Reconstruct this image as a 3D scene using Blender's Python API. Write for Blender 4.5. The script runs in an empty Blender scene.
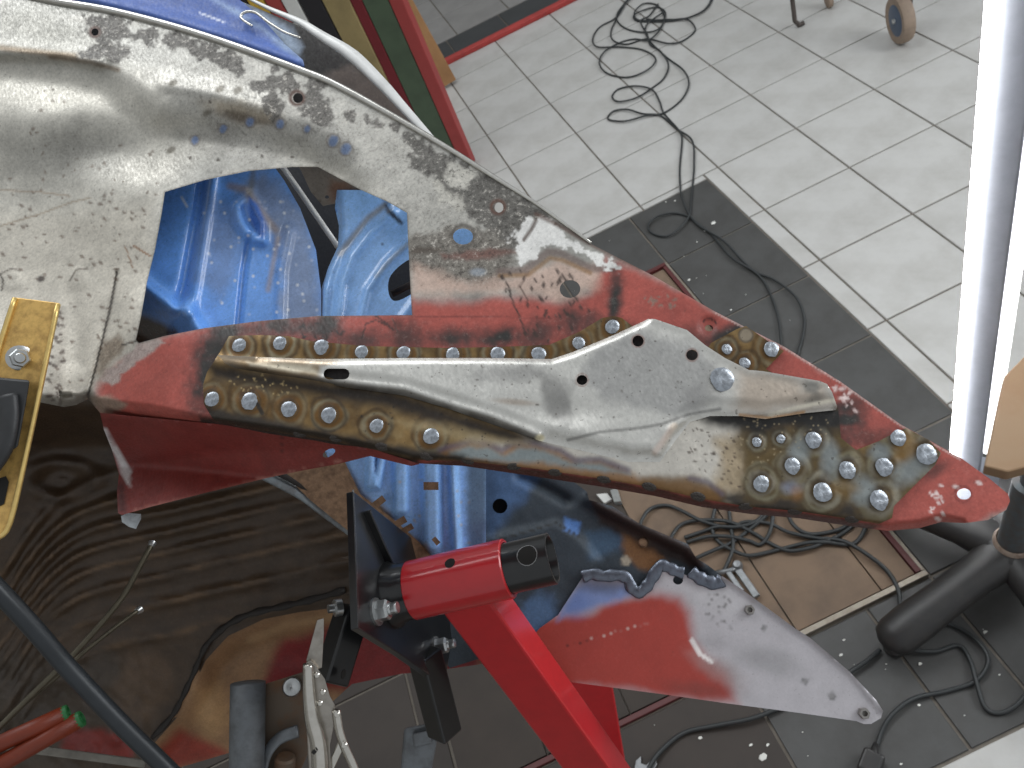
import bpy, bmesh, math, random
import numpy as np
from mathutils import Vector, Matrix
from mathutils.geometry import delaunay_2d_cdt

random.seed(7)
scene = bpy.context.scene
COL = scene.collection

# ------------------------------------------------------------------ camera
# calibrated from the 0.3 m floor tiles (X along one joint direction, Y along the other)
FPX = 782.06
CAM = np.array([-0.34346, -2.14722, 1.69137])
RCW = np.array([[0.895544, -0.444865, -0.009802],
                [-0.312229, -0.643928, 0.698477],
                [-0.317039, -0.622456, -0.715566]])
cam_d = bpy.data.cameras.new('camera')
cam_d.sensor_width = 36.0
cam_d.lens = FPX * 36.0 / 1024.0
cam_d.clip_start = 0.02
cam_d.dof.use_dof = True
cam_d.dof.focus_distance = 0.60
cam_d.dof.aperture_fstop = 18.0
cam = bpy.data.objects.new('camera', cam_d)
COL.objects.link(cam)
M = Matrix.Identity(4)
for r in range(3):
    M[r][0] = RCW[r, 0]; M[r][1] = -RCW[r, 1]; M[r][2] = -RCW[r, 2]; M[r][3] = CAM[r]
cam.matrix_world = M
scene.camera = cam

# ------------------------------------------------------------------ light
world = bpy.data.worlds.new('workshop_daylight')
scene.world = world
world.use_nodes = True
bg = world.node_tree.nodes['Background']
bg.inputs[0].default_value = (0.93, 0.97, 1.0, 1)
bg.inputs[1].default_value = 0.42

def area(name, loc, target, sx, sy, power, col=(1, 1, 1)):
    d = bpy.data.lights.new(name, 'AREA')
    d.shape = 'RECTANGLE'; d.size = sx; d.size_y = sy; d.energy = power; d.color = col
    o = bpy.data.objects.new(name, d); COL.objects.link(o)
    o.location = loc
    o.rotation_euler = (Vector(target) - Vector(loc)).to_track_quat('-Z', 'Y').to_euler()
    return o
area('skylight', (-0.6, 0.6, 4.0), (-0.2, -1.2, 0.8), 2.6, 1.6, 52, (0.95, 0.98, 1.0))
area('right_fill_light', (2.9, -1.9, 2.3), (-.4, -1.5, 0.9), 1.6, 2.2, 60, (0.95, 0.98, 1.0))  # unseen soft light added low on the right to reach under the rail

vs = scene.view_settings
vs.view_transform = 'Standard'; vs.look = 'None'; vs.gamma = 1.0
vs.use_curve_mapping = False
vs.exposure = 0.25

# ------------------------------------------------------------------ helpers
def ray(u, v):
    u = np.asarray(u, float); v = np.asarray(v, float)
    c = np.stack([(u - 512) / FPX, (v - 384) / FPX, np.ones_like(u)], -1)
    return c @ RCW.T
def W(u, v, d):
    return CAM + ray(u, v) * np.asarray(d)[..., None]
def FL(u, v, z=0.0):                       # where a pixel's ray meets the level z
    r = ray(u, v)
    return CAM + r * ((z - CAM[2]) / r[..., 2])[..., None]
def on_plane(u, v, p, n):
    r = ray(u, v)
    return CAM + r * (np.dot(p - CAM, n) / (r @ n))[..., None]
def px(P):
    c = (np.asarray(P, float) - CAM) @ RCW
    return c[..., 0] / c[..., 2] * FPX + 512, c[..., 1] / c[..., 2] * FPX + 384
def XY(u, v):
    return (np.asarray(u, float) - 512) / FPX, (np.asarray(v, float) - 384) / FPX
def PLA(u, v):                             # plane of the near inner wing and rail
    x, y = XY(u, v); return 1.0 / (1.85 + .25 * x + .60 * y)
def PLB(u, v):                             # plane of the far inner wing, parallel, 0.4 m lower
    x, y = XY(u, v); return 0.91 / (.943 + .127 * x + .306 * y)
NRM_A = RCW @ np.array([-.127, -.306, -.943])   # unit normal of both planes, towards the viewer

def lin(c):
    c = np.asarray(c, float) / 255.0
    return np.where(c <= .04045, c / 12.92, ((c + .055) / 1.055) ** 2.4)
def rgb(*c):
    return tuple(lin(c)) + (1.0,)

def catmull(pts, per=6, closed=False):
    p = np.asarray(pts, float); n = len(p); out = []
    rng = range(n if closed else n - 1)
    for i in rng:
        if closed: a, b, c, d = p[(i-1) % n], p[i], p[(i+1) % n], p[(i+2) % n]
        else: a, b, c, d = p[max(i-1, 0)], p[i], p[i+1], p[min(i+2, n-1)]
        for k in range(per):
            t = k / per
            out.append(.5*((2*b) + (c-a)*t + (2*a-5*b+4*c-d)*t*t + (3*b-a-3*c+d)*t**3))
    if not closed: out.append(p[-1])
    return np.array(out)

def ellipse(x, y, rx, ry, ang=0, n=16):
    a = np.linspace(0, 2*math.pi, n, endpoint=False); ca, sa = math.cos(ang), math.sin(ang)
    ex, ey = rx*np.cos(a), ry*np.sin(a)
    return np.stack([x + ex*ca - ey*sa, y + ex*sa + ey*ca], -1)
def capsule(x0, y0, x1, y1, r, n=8):
    d = np.array([x1-x0, y1-y0], float); a0 = math.atan2(d[1], d[0])
    a = [a0 - math.pi/2 + math.pi*k/n for k in range(n+1)]
    b = [a0 + math.pi/2 + math.pi*k/n for k in range(n+1)]
    return np.array([[x1+r*math.cos(t), y1+r*math.sin(t)] for t in a] + [[x0+r*math.cos(t), y0+r*math.sin(t)] for t in b])

def inside(q, poly):
    poly = np.asarray(poly, float); r = np.zeros(len(q), bool); n = len(poly)
    for i in range(n):
        x0, y0 = poly[i]; x1, y1 = poly[(i+1) % n]
        if y0 == y1: continue
        c = ((y0 > q[:, 1]) != (y1 > q[:, 1]))
        xs = (x1-x0)*(q[:, 1]-y0)/(y1-y0)+x0
        r ^= c & (q[:, 0] < xs)
    return r
def dist_line(q, pts, closed=False):
    pts = np.asarray(pts, float); n = len(pts); best = np.full(len(q), 1e9)
    for i in range(n if closed else n-1):
        a = pts[i]; b = pts[(i+1) % n]; ab = b-a
        t = np.clip(((q-a) @ ab)/max(ab @ ab, 1e-9), 0, 1)
        best = np.minimum(best, np.hypot(*(q-(a+t[:, None]*ab)).T))
    return best
def sdf(q, poly):
    d = dist_line(q, poly, True); return np.where(inside(q, poly), -d, d)
def sstep(a, b, x):
    t = np.clip((x-a)/(b-a), 0, 1); return t*t*(3-2*t)
def vnoise(q, s, seed=0):
    x = q[:, 0]/s + seed*17.3; y = q[:, 1]/s + seed*9.1
    xi = np.floor(x); yi = np.floor(y); fx = x-xi; fy = y-yi
    fx = fx*fx*(3-2*fx); fy = fy*fy*(3-2*fy)
    def h(a, b):
        v = np.sin(a*127.1+b*311.7+seed*74.7)*43758.5453; return v-np.floor(v)
    return (h(xi, yi)*(1-fx)+h(xi+1, yi)*fx)*(1-fy)+(h(xi, yi+1)*(1-fx)+h(xi+1, yi+1)*fx)*fy
def fbm(q, s, seed=0):
    return (vnoise(q, s, seed)*.55+vnoise(q, s/2.1, seed+3)*.3+vnoise(q, s/4.3, seed+5)*.15)*2-1

class Paint:
    """colour and bareness of a sheet, as patches laid out on the sheet itself"""
    def __init__(s, q, base, m):
        s.q = q; s.c = np.empty((len(q), 4)); s.c[:, :3] = lin(base); s.c[:, 3] = m; s.k = 0; s.g = np.full(len(q), .02); s.gv = None
    def mix(s, w, col, m):
        w = np.clip(w, 0, 1)
        if s.gv is not None: s.g = s.g*(1-w)+s.gv*w
        w = w[:, None]
        s.c = s.c*(1-w)+np.append(lin(col), m)*w
    def poly(s, pts, col, m, soft=3, amp=0, scale=12, a=1):
        s.k += 1; d = sdf(s.q, pts)
        if amp: d = d+amp*fbm(s.q, scale, s.k)
        s.mix(a*sstep(soft, -soft, d), col, m)
    def blob(s, x, y, rx, ry, ang, col, m, a=1, soft=.4, amp=0, scale=8):
        s.k += 1; t = math.radians(ang); dx = s.q[:, 0]-x; dy = s.q[:, 1]-y
        e = np.hypot((dx*math.cos(t)+dy*math.sin(t))/rx, (-dx*math.sin(t)+dy*math.cos(t))/ry)
        if amp: e = e+amp*fbm(s.q, scale, s.k)
        s.mix(a*sstep(1+soft, 1-soft, e), col, m)
    def ring(s, x, y, r, w, col, m, a=1, wob=.0):
        d = np.hypot(s.q[:, 0]-x, s.q[:, 1]-y)
        if wob: d = d*(1+wob*fbm(s.q, r*1.3, int(x) % 13))
        d = np.abs(d-r)
        s.mix(a*sstep(w, 0, d), col, m)
    def stroke(s, pts, w, col, m, a=1, soft=.5):
        d = dist_line(s.q, pts)
        s.mix(a*sstep(w*(1+soft), w*(1-soft), d), col, m)
    def speckle(s, pts, n, r0, r1, col, m, seed, a=.9, stretch=2.2, ang=None):
        rnd = random.Random(seed); P = np.asarray(pts, float)
        lo, hi = P.min(0), P.max(0); k = 0
        while k < n:
            x = rnd.uniform(lo[0], hi[0]); y = rnd.uniform(lo[1], hi[1])
            if not inside(np.array([[x, y]]), P)[0]: continue
            k += 1; r = rnd.uniform(r0, r1)
            near = (np.abs(s.q[:, 0]-x) < 14) & (np.abs(s.q[:, 1]-y) < 14)
            idx = np.where(near)[0]
            if not len(idx): continue
            t = rnd.uniform(0, 6.28) if ang is None else ang+rnd.uniform(-.5, .5)
            dx = s.q[idx, 0]-x; dy = s.q[idx, 1]-y
            e = np.hypot((dx*math.cos(t)+dy*math.sin(t))/(r*stretch), (-dx*math.sin(t)+dy*math.cos(t))/r)
            w = (a*sstep(1.5, .5, e))[:, None]
            s.c[idx] = s.c[idx]*(1-w)+np.append(lin(col), m)*w

# ---- materials
MATS = {}
def mat(name, col, rough=.5, metal=0., noise=0., scale=60., bump=0., coat=0., emit=None, rand=0., tint=None, bscale=None):
    if name in MATS: return MATS[name]
    m = bpy.data.materials.new(name); m.use_nodes = True
    nt = m.node_tree; b = nt.nodes['Principled BSDF']
    b.inputs['Base Color'].default_value = rgb(*col)
    b.inputs['Roughness'].default_value = rough
    b.inputs['Metallic'].default_value = metal
    if coat: b.inputs['Coat Weight'].default_value = coat; b.inputs['Coat Roughness'].default_value = .08
    if emit:
        b.inputs['Emission Color'].default_value = (1, 1, 1, 1); b.inputs['Emission Strength'].default_value = emit
    tc = nt.nodes.new('ShaderNodeTexCoord')
    if noise or rand:
        n = nt.nodes.new('ShaderNodeTexNoise'); n.inputs['Scale'].default_value = scale
        n.inputs['Detail'].default_value = 6; n.inputs['Roughness'].default_value = .65
        nt.links.new(tc.outputs['Object'], n.inputs['Vector'])
        mx = nt.nodes.new('ShaderNodeMix'); mx.data_type = 'RGBA'
        t = tint or [c*.45 for c in col]
        mx.inputs['A'].default_value = rgb(*col); mx.inputs['B'].default_value = rgb(*t)
        rp = nt.nodes.new('ShaderNodeMapRange'); rp.inputs['From Min'].default_value = .42; rp.inputs['From Max'].default_value = .75
        rp.inputs['To Max'].default_value = noise
        nt.links.new(n.outputs['Fac'], rp.inputs['Value']); nt.links.new(rp.outputs['Result'], mx.inputs['Factor'])
        out = mx.outputs['Result']
        if rand:
            oi = nt.nodes.new('ShaderNodeObjectInfo'); hs = nt.nodes.new('ShaderNodeHueSaturation')
            r2 = nt.nodes.new('ShaderNodeMapRange'); r2.inputs['To Min'].default_value = 1-rand; r2.inputs['To Max'].default_value = 1+rand
            nt.links.new(oi.outputs['Random'], r2.inputs['Value']); nt.links.new(r2.outputs['Result'], hs.inputs['Value'])
            nt.links.new(out, hs.inputs['Color']); out = hs.outputs['Color']
        nt.links.new(out, b.inputs['Base Color'])
    if bump:
        n2 = nt.nodes.new('ShaderNodeTexNoise'); n2.inputs['Scale'].default_value = bscale or scale*2; n2.inputs['Detail'].default_value = 4
        nt.links.new(tc.outputs['Object'], n2.inputs['Vector'])
        bp = nt.nodes.new('ShaderNodeBump'); bp.inputs['Strength'].default_value = bump; bp.inputs['Distance'].default_value = .002
        nt.links.new(n2.outputs['Fac'], bp.inputs['Height']); nt.links.new(bp.outputs['Normal'], b.inputs['Normal'])
    MATS[name] = m
    return m

def sheet_mat(name, rough_paint=.5, rough_metal=.36, speck=.5, bump=.12, coat=0., brush=(260, 60, 260), mott=1., grain=.16):
    """reads the sheet's painted / bare attribute (rgb = colour, alpha = bare metal) and adds grain, specks and brushing"""
    if name in MATS: return MATS[name]
    m = bpy.data.materials.new(name); m.use_nodes = True
    nt = m.node_tree; b = nt.nodes['Principled BSDF']; L = nt.links.new
    at = nt.nodes.new('ShaderNodeAttribute'); at.attribute_name = 'Col'
    tc = nt.nodes.new('ShaderNodeTexCoord')
    n1 = nt.nodes.new('ShaderNodeTexNoise'); n1.inputs['Scale'].default_value = 45; n1.inputs['Detail'].default_value = 8; n1.inputs['Roughness'].default_value = .7
    L(tc.outputs['Object'], n1.inputs['Vector'])
    r1 = nt.nodes.new('ShaderNodeMapRange'); r1.inputs['From Min'].default_value = .3; r1.inputs['From Max'].default_value = .7
    r1.inputs['To Min'].default_value = 1-.22*mott; r1.inputs['To Max'].default_value = 1+.16*mott
    L(n1.outputs['Fac'], r1.inputs['Value'])
    hs = nt.nodes.new('ShaderNodeHueSaturation'); L(at.outputs['Color'], hs.inputs['Color']); L(r1.outputs['Result'], hs.inputs['Value'])
    ng = nt.nodes.new('ShaderNodeTexNoise'); ng.inputs['Scale'].default_value = 420; ng.inputs['Detail'].default_value = 5; ng.inputs['Roughness'].default_value = .75
    L(tc.outputs['Object'], ng.inputs['Vector'])
    rg_ = nt.nodes.new('ShaderNodeMapRange'); rg_.inputs['From Min'].default_value = .3; rg_.inputs['From Max'].default_value = .7; rg_.inputs['To Min'].default_value = 1-grain; rg_.inputs['To Max'].default_value = 1+grain
    L(ng.outputs['Fac'], rg_.inputs['Value'])
    mg = nt.nodes.new('ShaderNodeMath'); mg.operation = 'MULTIPLY'; L(r1.outputs['Result'], mg.inputs[0]); L(rg_.outputs['Result'], mg.inputs[1]); L(mg.outputs[0], hs.inputs['Value'])
    n2 = nt.nodes.new('ShaderNodeTexNoise'); n2.inputs['Scale'].default_value = 330; n2.inputs['Detail'].default_value = 2
    L(tc.outputs['Object'], n2.inputs['Vector'])
    r2 = nt.nodes.new('ShaderNodeMapRange'); r2.inputs['From Min'].default_value = .68; r2.inputs['From Max'].default_value = .74; r2.inputs['To Max'].default_value = speck
    L(n2.outputs['Fac'], r2.inputs['Value'])
    mx = nt.nodes.new('ShaderNodeMix'); mx.data_type = 'RGBA'; mx.inputs['B'].default_value = rgb(62, 50, 42)
    L(r2.outputs['Result'], mx.inputs['Factor']); L(hs.outputs['Color'], mx.inputs['A'])
    # grit: fine dark pits and pale scuffs where the surface is corroded
    gt = nt.nodes.new('ShaderNodeAttribute'); gt.attribute_name = 'Grit'
    n5 = nt.nodes.new('ShaderNodeTexNoise'); n5.inputs['Scale'].default_value = 210; n5.inputs['Detail'].default_value = 7; n5.inputs['Roughness'].default_value = .8
    L(tc.outputs['Object'], n5.inputs['Vector'])
    last = mx.outputs['Result']
    for lo_, hi_, cc_ in ((.47, .40, (44, 38, 34)), (.55, .62, (214, 208, 198))):
        rr_ = nt.nodes.new('ShaderNodeMapRange'); rr_.inputs['From Min'].default_value = lo_; rr_.inputs['From Max'].default_value = hi_; rr_.inputs['To Max'].default_value = .75
        L(n5.outputs['Fac'], rr_.inputs['Value'])
        mm_ = nt.nodes.new('ShaderNodeMath'); mm_.operation = 'MULTIPLY'; L(rr_.outputs['Result'], mm_.inputs[0]); L(gt.outputs['Fac'], mm_.inputs[1])
        m5 = nt.nodes.new('ShaderNodeMix'); m5.data_type = 'RGBA'; m5.inputs['B'].default_value = rgb(*cc_)
        L(mm_.outputs[0], m5.inputs['Factor']); L(last, m5.inputs['A']); last = m5.outputs['Result']
    L(last, b.inputs['Base Color'])
    L(at.outputs['Alpha'], b.inputs['Metallic'])
    mp = nt.nodes.new('ShaderNodeMapping'); mp.inputs['Scale'].default_value = brush; mp.inputs['Rotation'].default_value = (.4, .9, .5)
    L(tc.outputs['Object'], mp.inputs['Vector'])
    n3 = nt.nodes.new('ShaderNodeTexNoise'); n3.inputs['Scale'].default_value = 2.2; n3.inputs['Detail'].default_value = 4
    L(mp.outputs['Vector'], n3.inputs['Vector'])
    r3 = nt.nodes.new('ShaderNodeMapRange'); r3.inputs['From Min'].default_value = .3; r3.inputs['From Max'].default_value = .7
    r3.inputs['To Min'].default_value = -.1; r3.inputs['To Max'].default_value = .14
    L(n3.outputs['Fac'], r3.inputs['Value'])
    r4 = nt.nodes.new('ShaderNodeMapRange'); r4.inputs['To Min'].default_value = rough_paint; r4.inputs['To Max'].default_value = rough_metal
    L(at.outputs['Alpha'], r4.inputs['Value'])
    ad = nt.nodes.new('ShaderNodeMath'); ad.operation = 'ADD'; L(r3.outputs['Result'], ad.inputs[0]); L(r4.outputs['Result'], ad.inputs[1])
    L(ad.outputs[0], b.inputs['Roughness'])
    bp = nt.nodes.new('ShaderNodeBump'); bp.inputs['Strength'].default_value = bump; bp.inputs['Distance'].default_value = .002
    L(n1.outputs['Fac'], bp.inputs['Height']); L(bp.outputs['Normal'], b.inputs['Normal'])
    if coat: b.inputs['Coat Weight'].default_value = coat; b.inputs['Coat Roughness'].default_value = .1
    MATS[name] = m
    return m

# ---- objects
def thing(name, label, cat, loc=(0, 0, 0), group=None):
    o = bpy.data.objects.new(name, None); COL.objects.link(o); o.location = loc; o.empty_display_size = .05
    return tag(o, label, cat, group)
def tag(o, label, cat, group=None):
    o['label'] = label; o['category'] = cat
    if group: o['group'] = group
    return o
def finish(o, parent):
    COL.objects.link(o)
    if parent is not None:
        o.parent = parent
        # vertices are in world metres; keep them there under a parent that stands elsewhere
        off = Vector((0, 0, 0)); p = parent
        while p is not None: off += p.location; p = p.parent
        o.location = -off
    return o
def mesh(name, verts, faces, m, parent=None, smooth=True, attr=None, flat_from=None):
    me = bpy.data.meshes.new(name)
    me.from_pydata([tuple(v) for v in verts], [], [tuple(f) for f in faces])
    sm = np.full(len(me.polygons), smooth)
    if flat_from is not None: sm[flat_from:] = False
    me.polygons.foreach_set('use_smooth', sm)
    if attr is not None:
        a = me.attributes.new('Col', 'FLOAT_COLOR', 'POINT'); a.data.foreach_set('color', np.asarray(attr, np.float32).ravel())
    me.materials.append(m); me.update()
    return finish(bpy.data.objects.new(name, me), parent)

def resample(poly, step):
    poly = np.asarray(poly, float); out = []
    for i in range(len(poly)):
        a = poly[i]; b = poly[(i+1) % len(poly)]; k = max(1, int(np.hypot(*(b-a))/step))
        for t in range(k): out.append(a+(b-a)*t/k)
    return np.array(out)

def sheet(name, parent, m, outline, depth, step=4., th=.0015, holes=(), paint=None, base=(128, 128, 128), metal=0.):
    """a pressed sheet: outline and holes as photo directions, depth(q) gives metres; real thickness and rims"""
    rings = [resample(outline, step)] + [resample(h, min(step, 2.5)) for h in holes]
    pts = []; edges = []
    for r in rings:
        k = len(pts); pts += r.tolist(); edges += [(k+i, k+(i+1) % len(r)) for i in range(len(r))]
    o = np.asarray(outline, float); lo = o.min(0); hi = o.max(0)
    gx = np.arange(lo[0], hi[0]+step, step); gy = np.arange(lo[1], hi[1]+step, step*.866)
    g = np.array([[x+(step/2 if j % 2 else 0), y] for j, y in enumerate(gy) for x in gx])
    keep = inside(g, outline)
    for h in holes: keep &= ~inside(g, h)
    g = g[keep]; bd = np.concatenate(rings)
    # drop grid points that crowd the rims
    cell = {}
    for p in bd: cell.setdefault((int(p[0]//step), int(p[1]//step)), []).append(p)
    ok = []
    for p in g:
        cx, cy = int(p[0]//step), int(p[1]//step); near = False
        for a in (-1, 0, 1):
            for b in (-1, 0, 1):
                for c in cell.get((cx+a, cy+b), ()):
                    if (c[0]-p[0])**2+(c[1]-p[1])**2 < (step*.45)**2: near = True
        if not near: ok.append(p)
    pts += [list(p) for p in ok]
    vv, ee, ff, _, _, _ = delaunay_2d_cdt([Vector(p) for p in pts], edges, [], 0, 1e-5)
    q = np.array([(p[0], p[1]) for p in vv]); F = np.array([tuple(f) for f in ff if len(f) == 3])
    cen = q[F].mean(1); k = inside(cen, outline)
    for h in holes: k &= ~inside(cen, h)
    F = F[k]
    e1 = q[F[:, 1]]-q[F[:, 0]]; e2 = q[F[:, 2]]-q[F[:, 0]]
    flip = (e1[:, 0]*e2[:, 1]-e1[:, 1]*e2[:, 0]) > 0
    F[flip] = F[flip][:, [0, 2, 1]]
    d = depth(q); R = ray(q[:, 0], q[:, 1]); P = CAM+R*d[:, None]
    B = P+R/np.linalg.norm(R, axis=1)[:, None]*th
    n = len(q); cnt = {}
    for f in F:
        for a, b in ((f[0], f[1]), (f[1], f[2]), (f[2], f[0])):
            cnt[(a, b)] = 1
    rim = [e for e in cnt if (e[1], e[0]) not in cnt]
    ids = sorted({a for e in rim for a in e}); ix = {a: i for i, a in enumerate(ids)}; mth = len(ids)
    V = np.concatenate([P, B, P[ids], B[ids]])
    faces = [tuple(f) for f in F] + [(f[0]+n, f[2]+n, f[1]+n) for f in F]
    nf = len(faces)
    faces += [(2*n+ix[b], 2*n+ix[a], 2*n+mth+ix[a], 2*n+mth+ix[b]) for a, b in rim]
    pt = Paint(q, base, metal)
    if paint: paint(pt)
    c = pt.c
    A = np.concatenate([c, c, c[ids], c[ids]])
    o = mesh(name, V, faces, m, parent, True, A, nf)
    ga = o.data.attributes.new('Grit', 'FLOAT', 'POINT'); ga.data.foreach_set('value', np.concatenate([pt.g, pt.g, pt.g[ids], pt.g[ids]]).astype(np.float32))
    return o

def sweep(pts, radius, segs=8, caps=True, flat=1.0, up=None):
    """tube along points; flat<1 squashes the section along the second axis"""
    p = np.asarray(pts, float); n = len(p); rad = np.broadcast_to(np.asarray(radius, float), (n,))
    T = np.gradient(p, axis=0); T /= np.linalg.norm(T, axis=1)[:, None]
    u = np.array(up if up is not None else ([0, 0, 1] if abs(T[0][2]) < .9 else [1, 0, 0]), float)
    V = []
    for i in range(n):
        u = u-T[i]*np.dot(u, T[i]); u /= np.linalg.norm(u); w = np.cross(T[i], u)
        for k in range(segs):
            a = 2*math.pi*k/segs
            V.append(p[i]+rad[i]*(math.cos(a)*w+flat*math.sin(a)*u))
    Fc = [(i*segs+k, i*segs+(k+1) % segs, (i+1)*segs+(k+1) % segs, (i+1)*segs+k) for i in range(n-1) for k in range(segs)]
    if caps: Fc += [tuple(range(segs))[::-1], tuple((n-1)*segs+k for k in range(segs))]
    return V, Fc
def tube(name, parent, m, pts, radius, segs=8, **k):
    V, Fc = sweep(pts, radius, segs, **k); return mesh(name, V, Fc, m, parent)

def unit(v): v = np.asarray(v, float); return v/np.linalg.norm(v)
def frame(x, z):
    x = unit(x); z = np.asarray(z, float); z = unit(z-x*np.dot(z, x)); return x, np.cross(z, x), z
def box(name, parent, m, c, ax, half, bev=.0015, segs=2, smooth=False):
    bm = bmesh.new(); bmesh.ops.create_cube(bm, size=2)
    X, Y, Z = ax
    for v in bm.verts:
        v.co = Vector(np.asarray(c)+X*v.co.x*half[0]+Y*v.co.y*half[1]+Z*v.co.z*half[2])
    bmesh.ops.recalc_face_normals(bm, faces=bm.faces)
    if bev: bmesh.ops.bevel(bm, geom=bm.edges[:], offset=bev, segments=segs, affect='EDGES', profile=.5)
    me = bpy.data.meshes.new(name); bm.to_mesh(me); bm.free()
    if smooth: me.polygons.foreach_set('use_smooth', [True]*len(me.polygons))
    me.materials.append(m)
    return finish(bpy.data.objects.new(name, me), parent)
def prism(name, parent, m, pts, off, bev=0):
    """polygon of 3D points extruded by vector off"""
    n = len(pts); P = [np.asarray(p, float) for p in pts]
    bm = bmesh.new(); a = [bm.verts.new(p) for p in P]; b = [bm.verts.new(p+off) for p in P]
    bm.faces.new(a); bm.faces.new(b[::-1])
    for i in range(n): bm.faces.new((a[(i+1) % n], a[i], b[i], b[(i+1) % n]))
    bmesh.ops.recalc_face_normals(bm, faces=bm.faces)
    if bev: bmesh.ops.bevel(bm, geom=bm.edges[:], offset=bev, segments=2, affect='EDGES', profile=.5)
    me = bpy.data.meshes.new(name); bm.to_mesh(me); bm.free(); me.materials.append(m)
    return finish(bpy.data.objects.new(name, me), parent)
def lathe(name, parent, m, c, axis, prof, segs=24, hexa=False, smooth=True):
    """profile (radius, height along axis) turned about the axis at c"""
    ax = unit(axis); x = unit(np.cross(ax, [0.3, .9, .2])); y = np.cross(ax, x); c = np.asarray(c, float)
    V = []; Fc = []; n = 6 if hexa else segs
    for r, h in prof:
        for k in range(n):
            a = 2*math.pi*k/n; V.append(c+ax*h+r*(x*math.cos(a)+y*math.sin(a)))
    for i in range(len(prof)-1):
        for k in range(n): Fc.append((i*n+k, i*n+(k+1) % n, (i+1)*n+(k+1) % n, (i+1)*n+k))
    if prof[0][0] > 1e-6: Fc.append(tuple(range(n))[::-1])
    if prof[-1][0] > 1e-6: Fc.append(tuple((len(prof)-1)*n+k for k in range(n)))
    o = mesh(name, V, Fc, m, parent, smooth and not hexa)
    if smooth and not hexa:
        o.data.polygons.foreach_set('use_smooth', [len(p.vertices) == 4 for p in o.data.polygons])
        try: o.data.set_sharp_from_angle(angle=.7)
        except Exception: pass
    return o
UP = np.array([0, 0, 1.])
def bar(name, parent, m, a, b, w, h, face=None, bev=.0015):
    a, b = np.asarray(a), np.asarray(b); x, y, z = frame(b-a, -unit(ray(*px((a+b)/2))) if face is None else face)
    return box(name, parent, m, (a+b)/2, (x, y, z), (np.linalg.norm(b-a)/2, w/2, h/2), bev)

# ------------------------------------------------------------------ the floor
T = .3
m_grout = mat('grout', (122, 115, 106), .9, noise=.5, scale=30)
m_light = mat('pale_floor_tile', (188, 187, 184), .42, noise=.45, scale=6, tint=(140, 136, 128), bump=.05, bscale=120, rand=.03)
m_dark = mat('charcoal_floor_tile', (72, 72, 71), .5, noise=.7, scale=7, tint=(46, 43, 40), bump=.06, bscale=150, rand=.06)
m_black = mat('black_floor_tile', (58, 60, 62), .45, noise=.3, scale=8, rand=.05)
m_grey = mat('grey_floor_tile', (140, 138, 136), .45, noise=.3, scale=6, rand=.04)
m_pitdark = mat('pit_concrete', (50, 46, 42), .9, noise=.5, scale=20)

floor = box('floor', None, m_grout, (0, 0, -.035), (np.array([1., 0, 0]), np.array([0, 1., 0]), UP), (4.5, 5, .03), 0)
floor['kind'] = 'structure'
m_wall = mat('workshop_wall', (176, 174, 168), .8, noise=.3, scale=2)
for nm, c, h in (('wall_back', (0, 5.05, 1.6), (4.6, .05, 1.65)), ('wall_left', (-4.55, 0, 1.6), (.05, 5.0, 1.65))):
    w_ = box(nm, None, m_wall, c, (np.array([1., 0, 0]), np.array([0, 1., 0]), UP), h, 0); w_['kind'] = 'structure'
tile_mesh = {}
def tile(i0, i1, j0, j1, m):
    g = .0031/T
    a, b, c, d = i0+g, i1-g, j0+g, j1-g
    if b-a < .03 or d-c < .03: return
    cx, cy = (a+b)/2*T, -(c+d)/2*T
    u, v = px(np.array([[cx+sx*(b-a)*T/2, cy+sy*(d-c)*T/2, 0] for sx in (-1, 0, 1) for sy in (-1, 0, 1)]))
    if not (((u > -60) & (u < 1084) & (v > -60) & (v < 828)).any()): return
    key = (round(b-a, 3), round(d-c, 3), m.name)
    if key not in tile_mesh:
        bm = bmesh.new(); bmesh.ops.create_cube(bm, size=1)
        for vv in bm.verts: vv.co = Vector((vv.co.x*(b-a)*T, vv.co.y*(d-c)*T, vv.co.z*.006-.003))
        bmesh.ops.bevel(bm, geom=[e for e in bm.edges if all(w.co.z > -.001 for w in e.verts)], offset=.0012, segments=1, affect='EDGES')
        me = bpy.data.meshes.new('floor_tile'); bm.to_mesh(me); bm.free(); me.materials.append(m); tile_mesh[key] = me
    o = bpy.data.objects.new('floor_tile', tile_mesh[key]); COL.objects.link(o)
    o.parent = floor; o.location = (cx, cy, random.uniform(-.0006, 0))
def clip_grid(I0, I1, J0, J1, m, offi=0., offj=0.):
    for i in range(-12, 18):
        for j in range(-16, 14):
            a, b, c, d = max(i+offi, I0), min(i+1+offi, I1), max(j+offj, J0), min(j+1+offj, J1)
            if b > a and d > c: tile(a, b, c, d, m)
clip_grid(-8, 14, -5.62, 0, m_light)
clip_grid(-8, 1.81, 0, .10, m_light)
clip_grid(1.81, 14, 0, 9, m_light)
clip_grid(-8, 1.81, 6.15, 10, m_light)
m_dirtyshade = mat('dirty_shaded_floor_tile', (56, 49, 44), .65, noise=.6, scale=6, tint=(36, 31, 28), rand=.06)  # dirty tile, with the shade under the car body put into its colour
jl = [.10, 1.09, 2.12, 3.07, 4.10, 5.13, 6.15]
for k in range(6): tile(.81, 1.81, jl[k], jl[k+1], m_dark)
for a, b in ((.31, .81), (-.67, .31), (-1.67, -.67), (-2.67, -1.67), (-3.67, -2.67), (-4.67, -3.67), (-5.67, -4.67)): tile(a, b, 5.13, 6.15, m_dark if a > -1.5 else m_dirtyshade)
for a, b in ((-.23, .81), (-1.23, -.23), (-2.23, -1.23), (-3.23, -2.23)): tile(a, b, .10, 1.09, m_dark)
clip_grid(-9, -2.8, 1.09, 5.13, m_dirtyshade)
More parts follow.
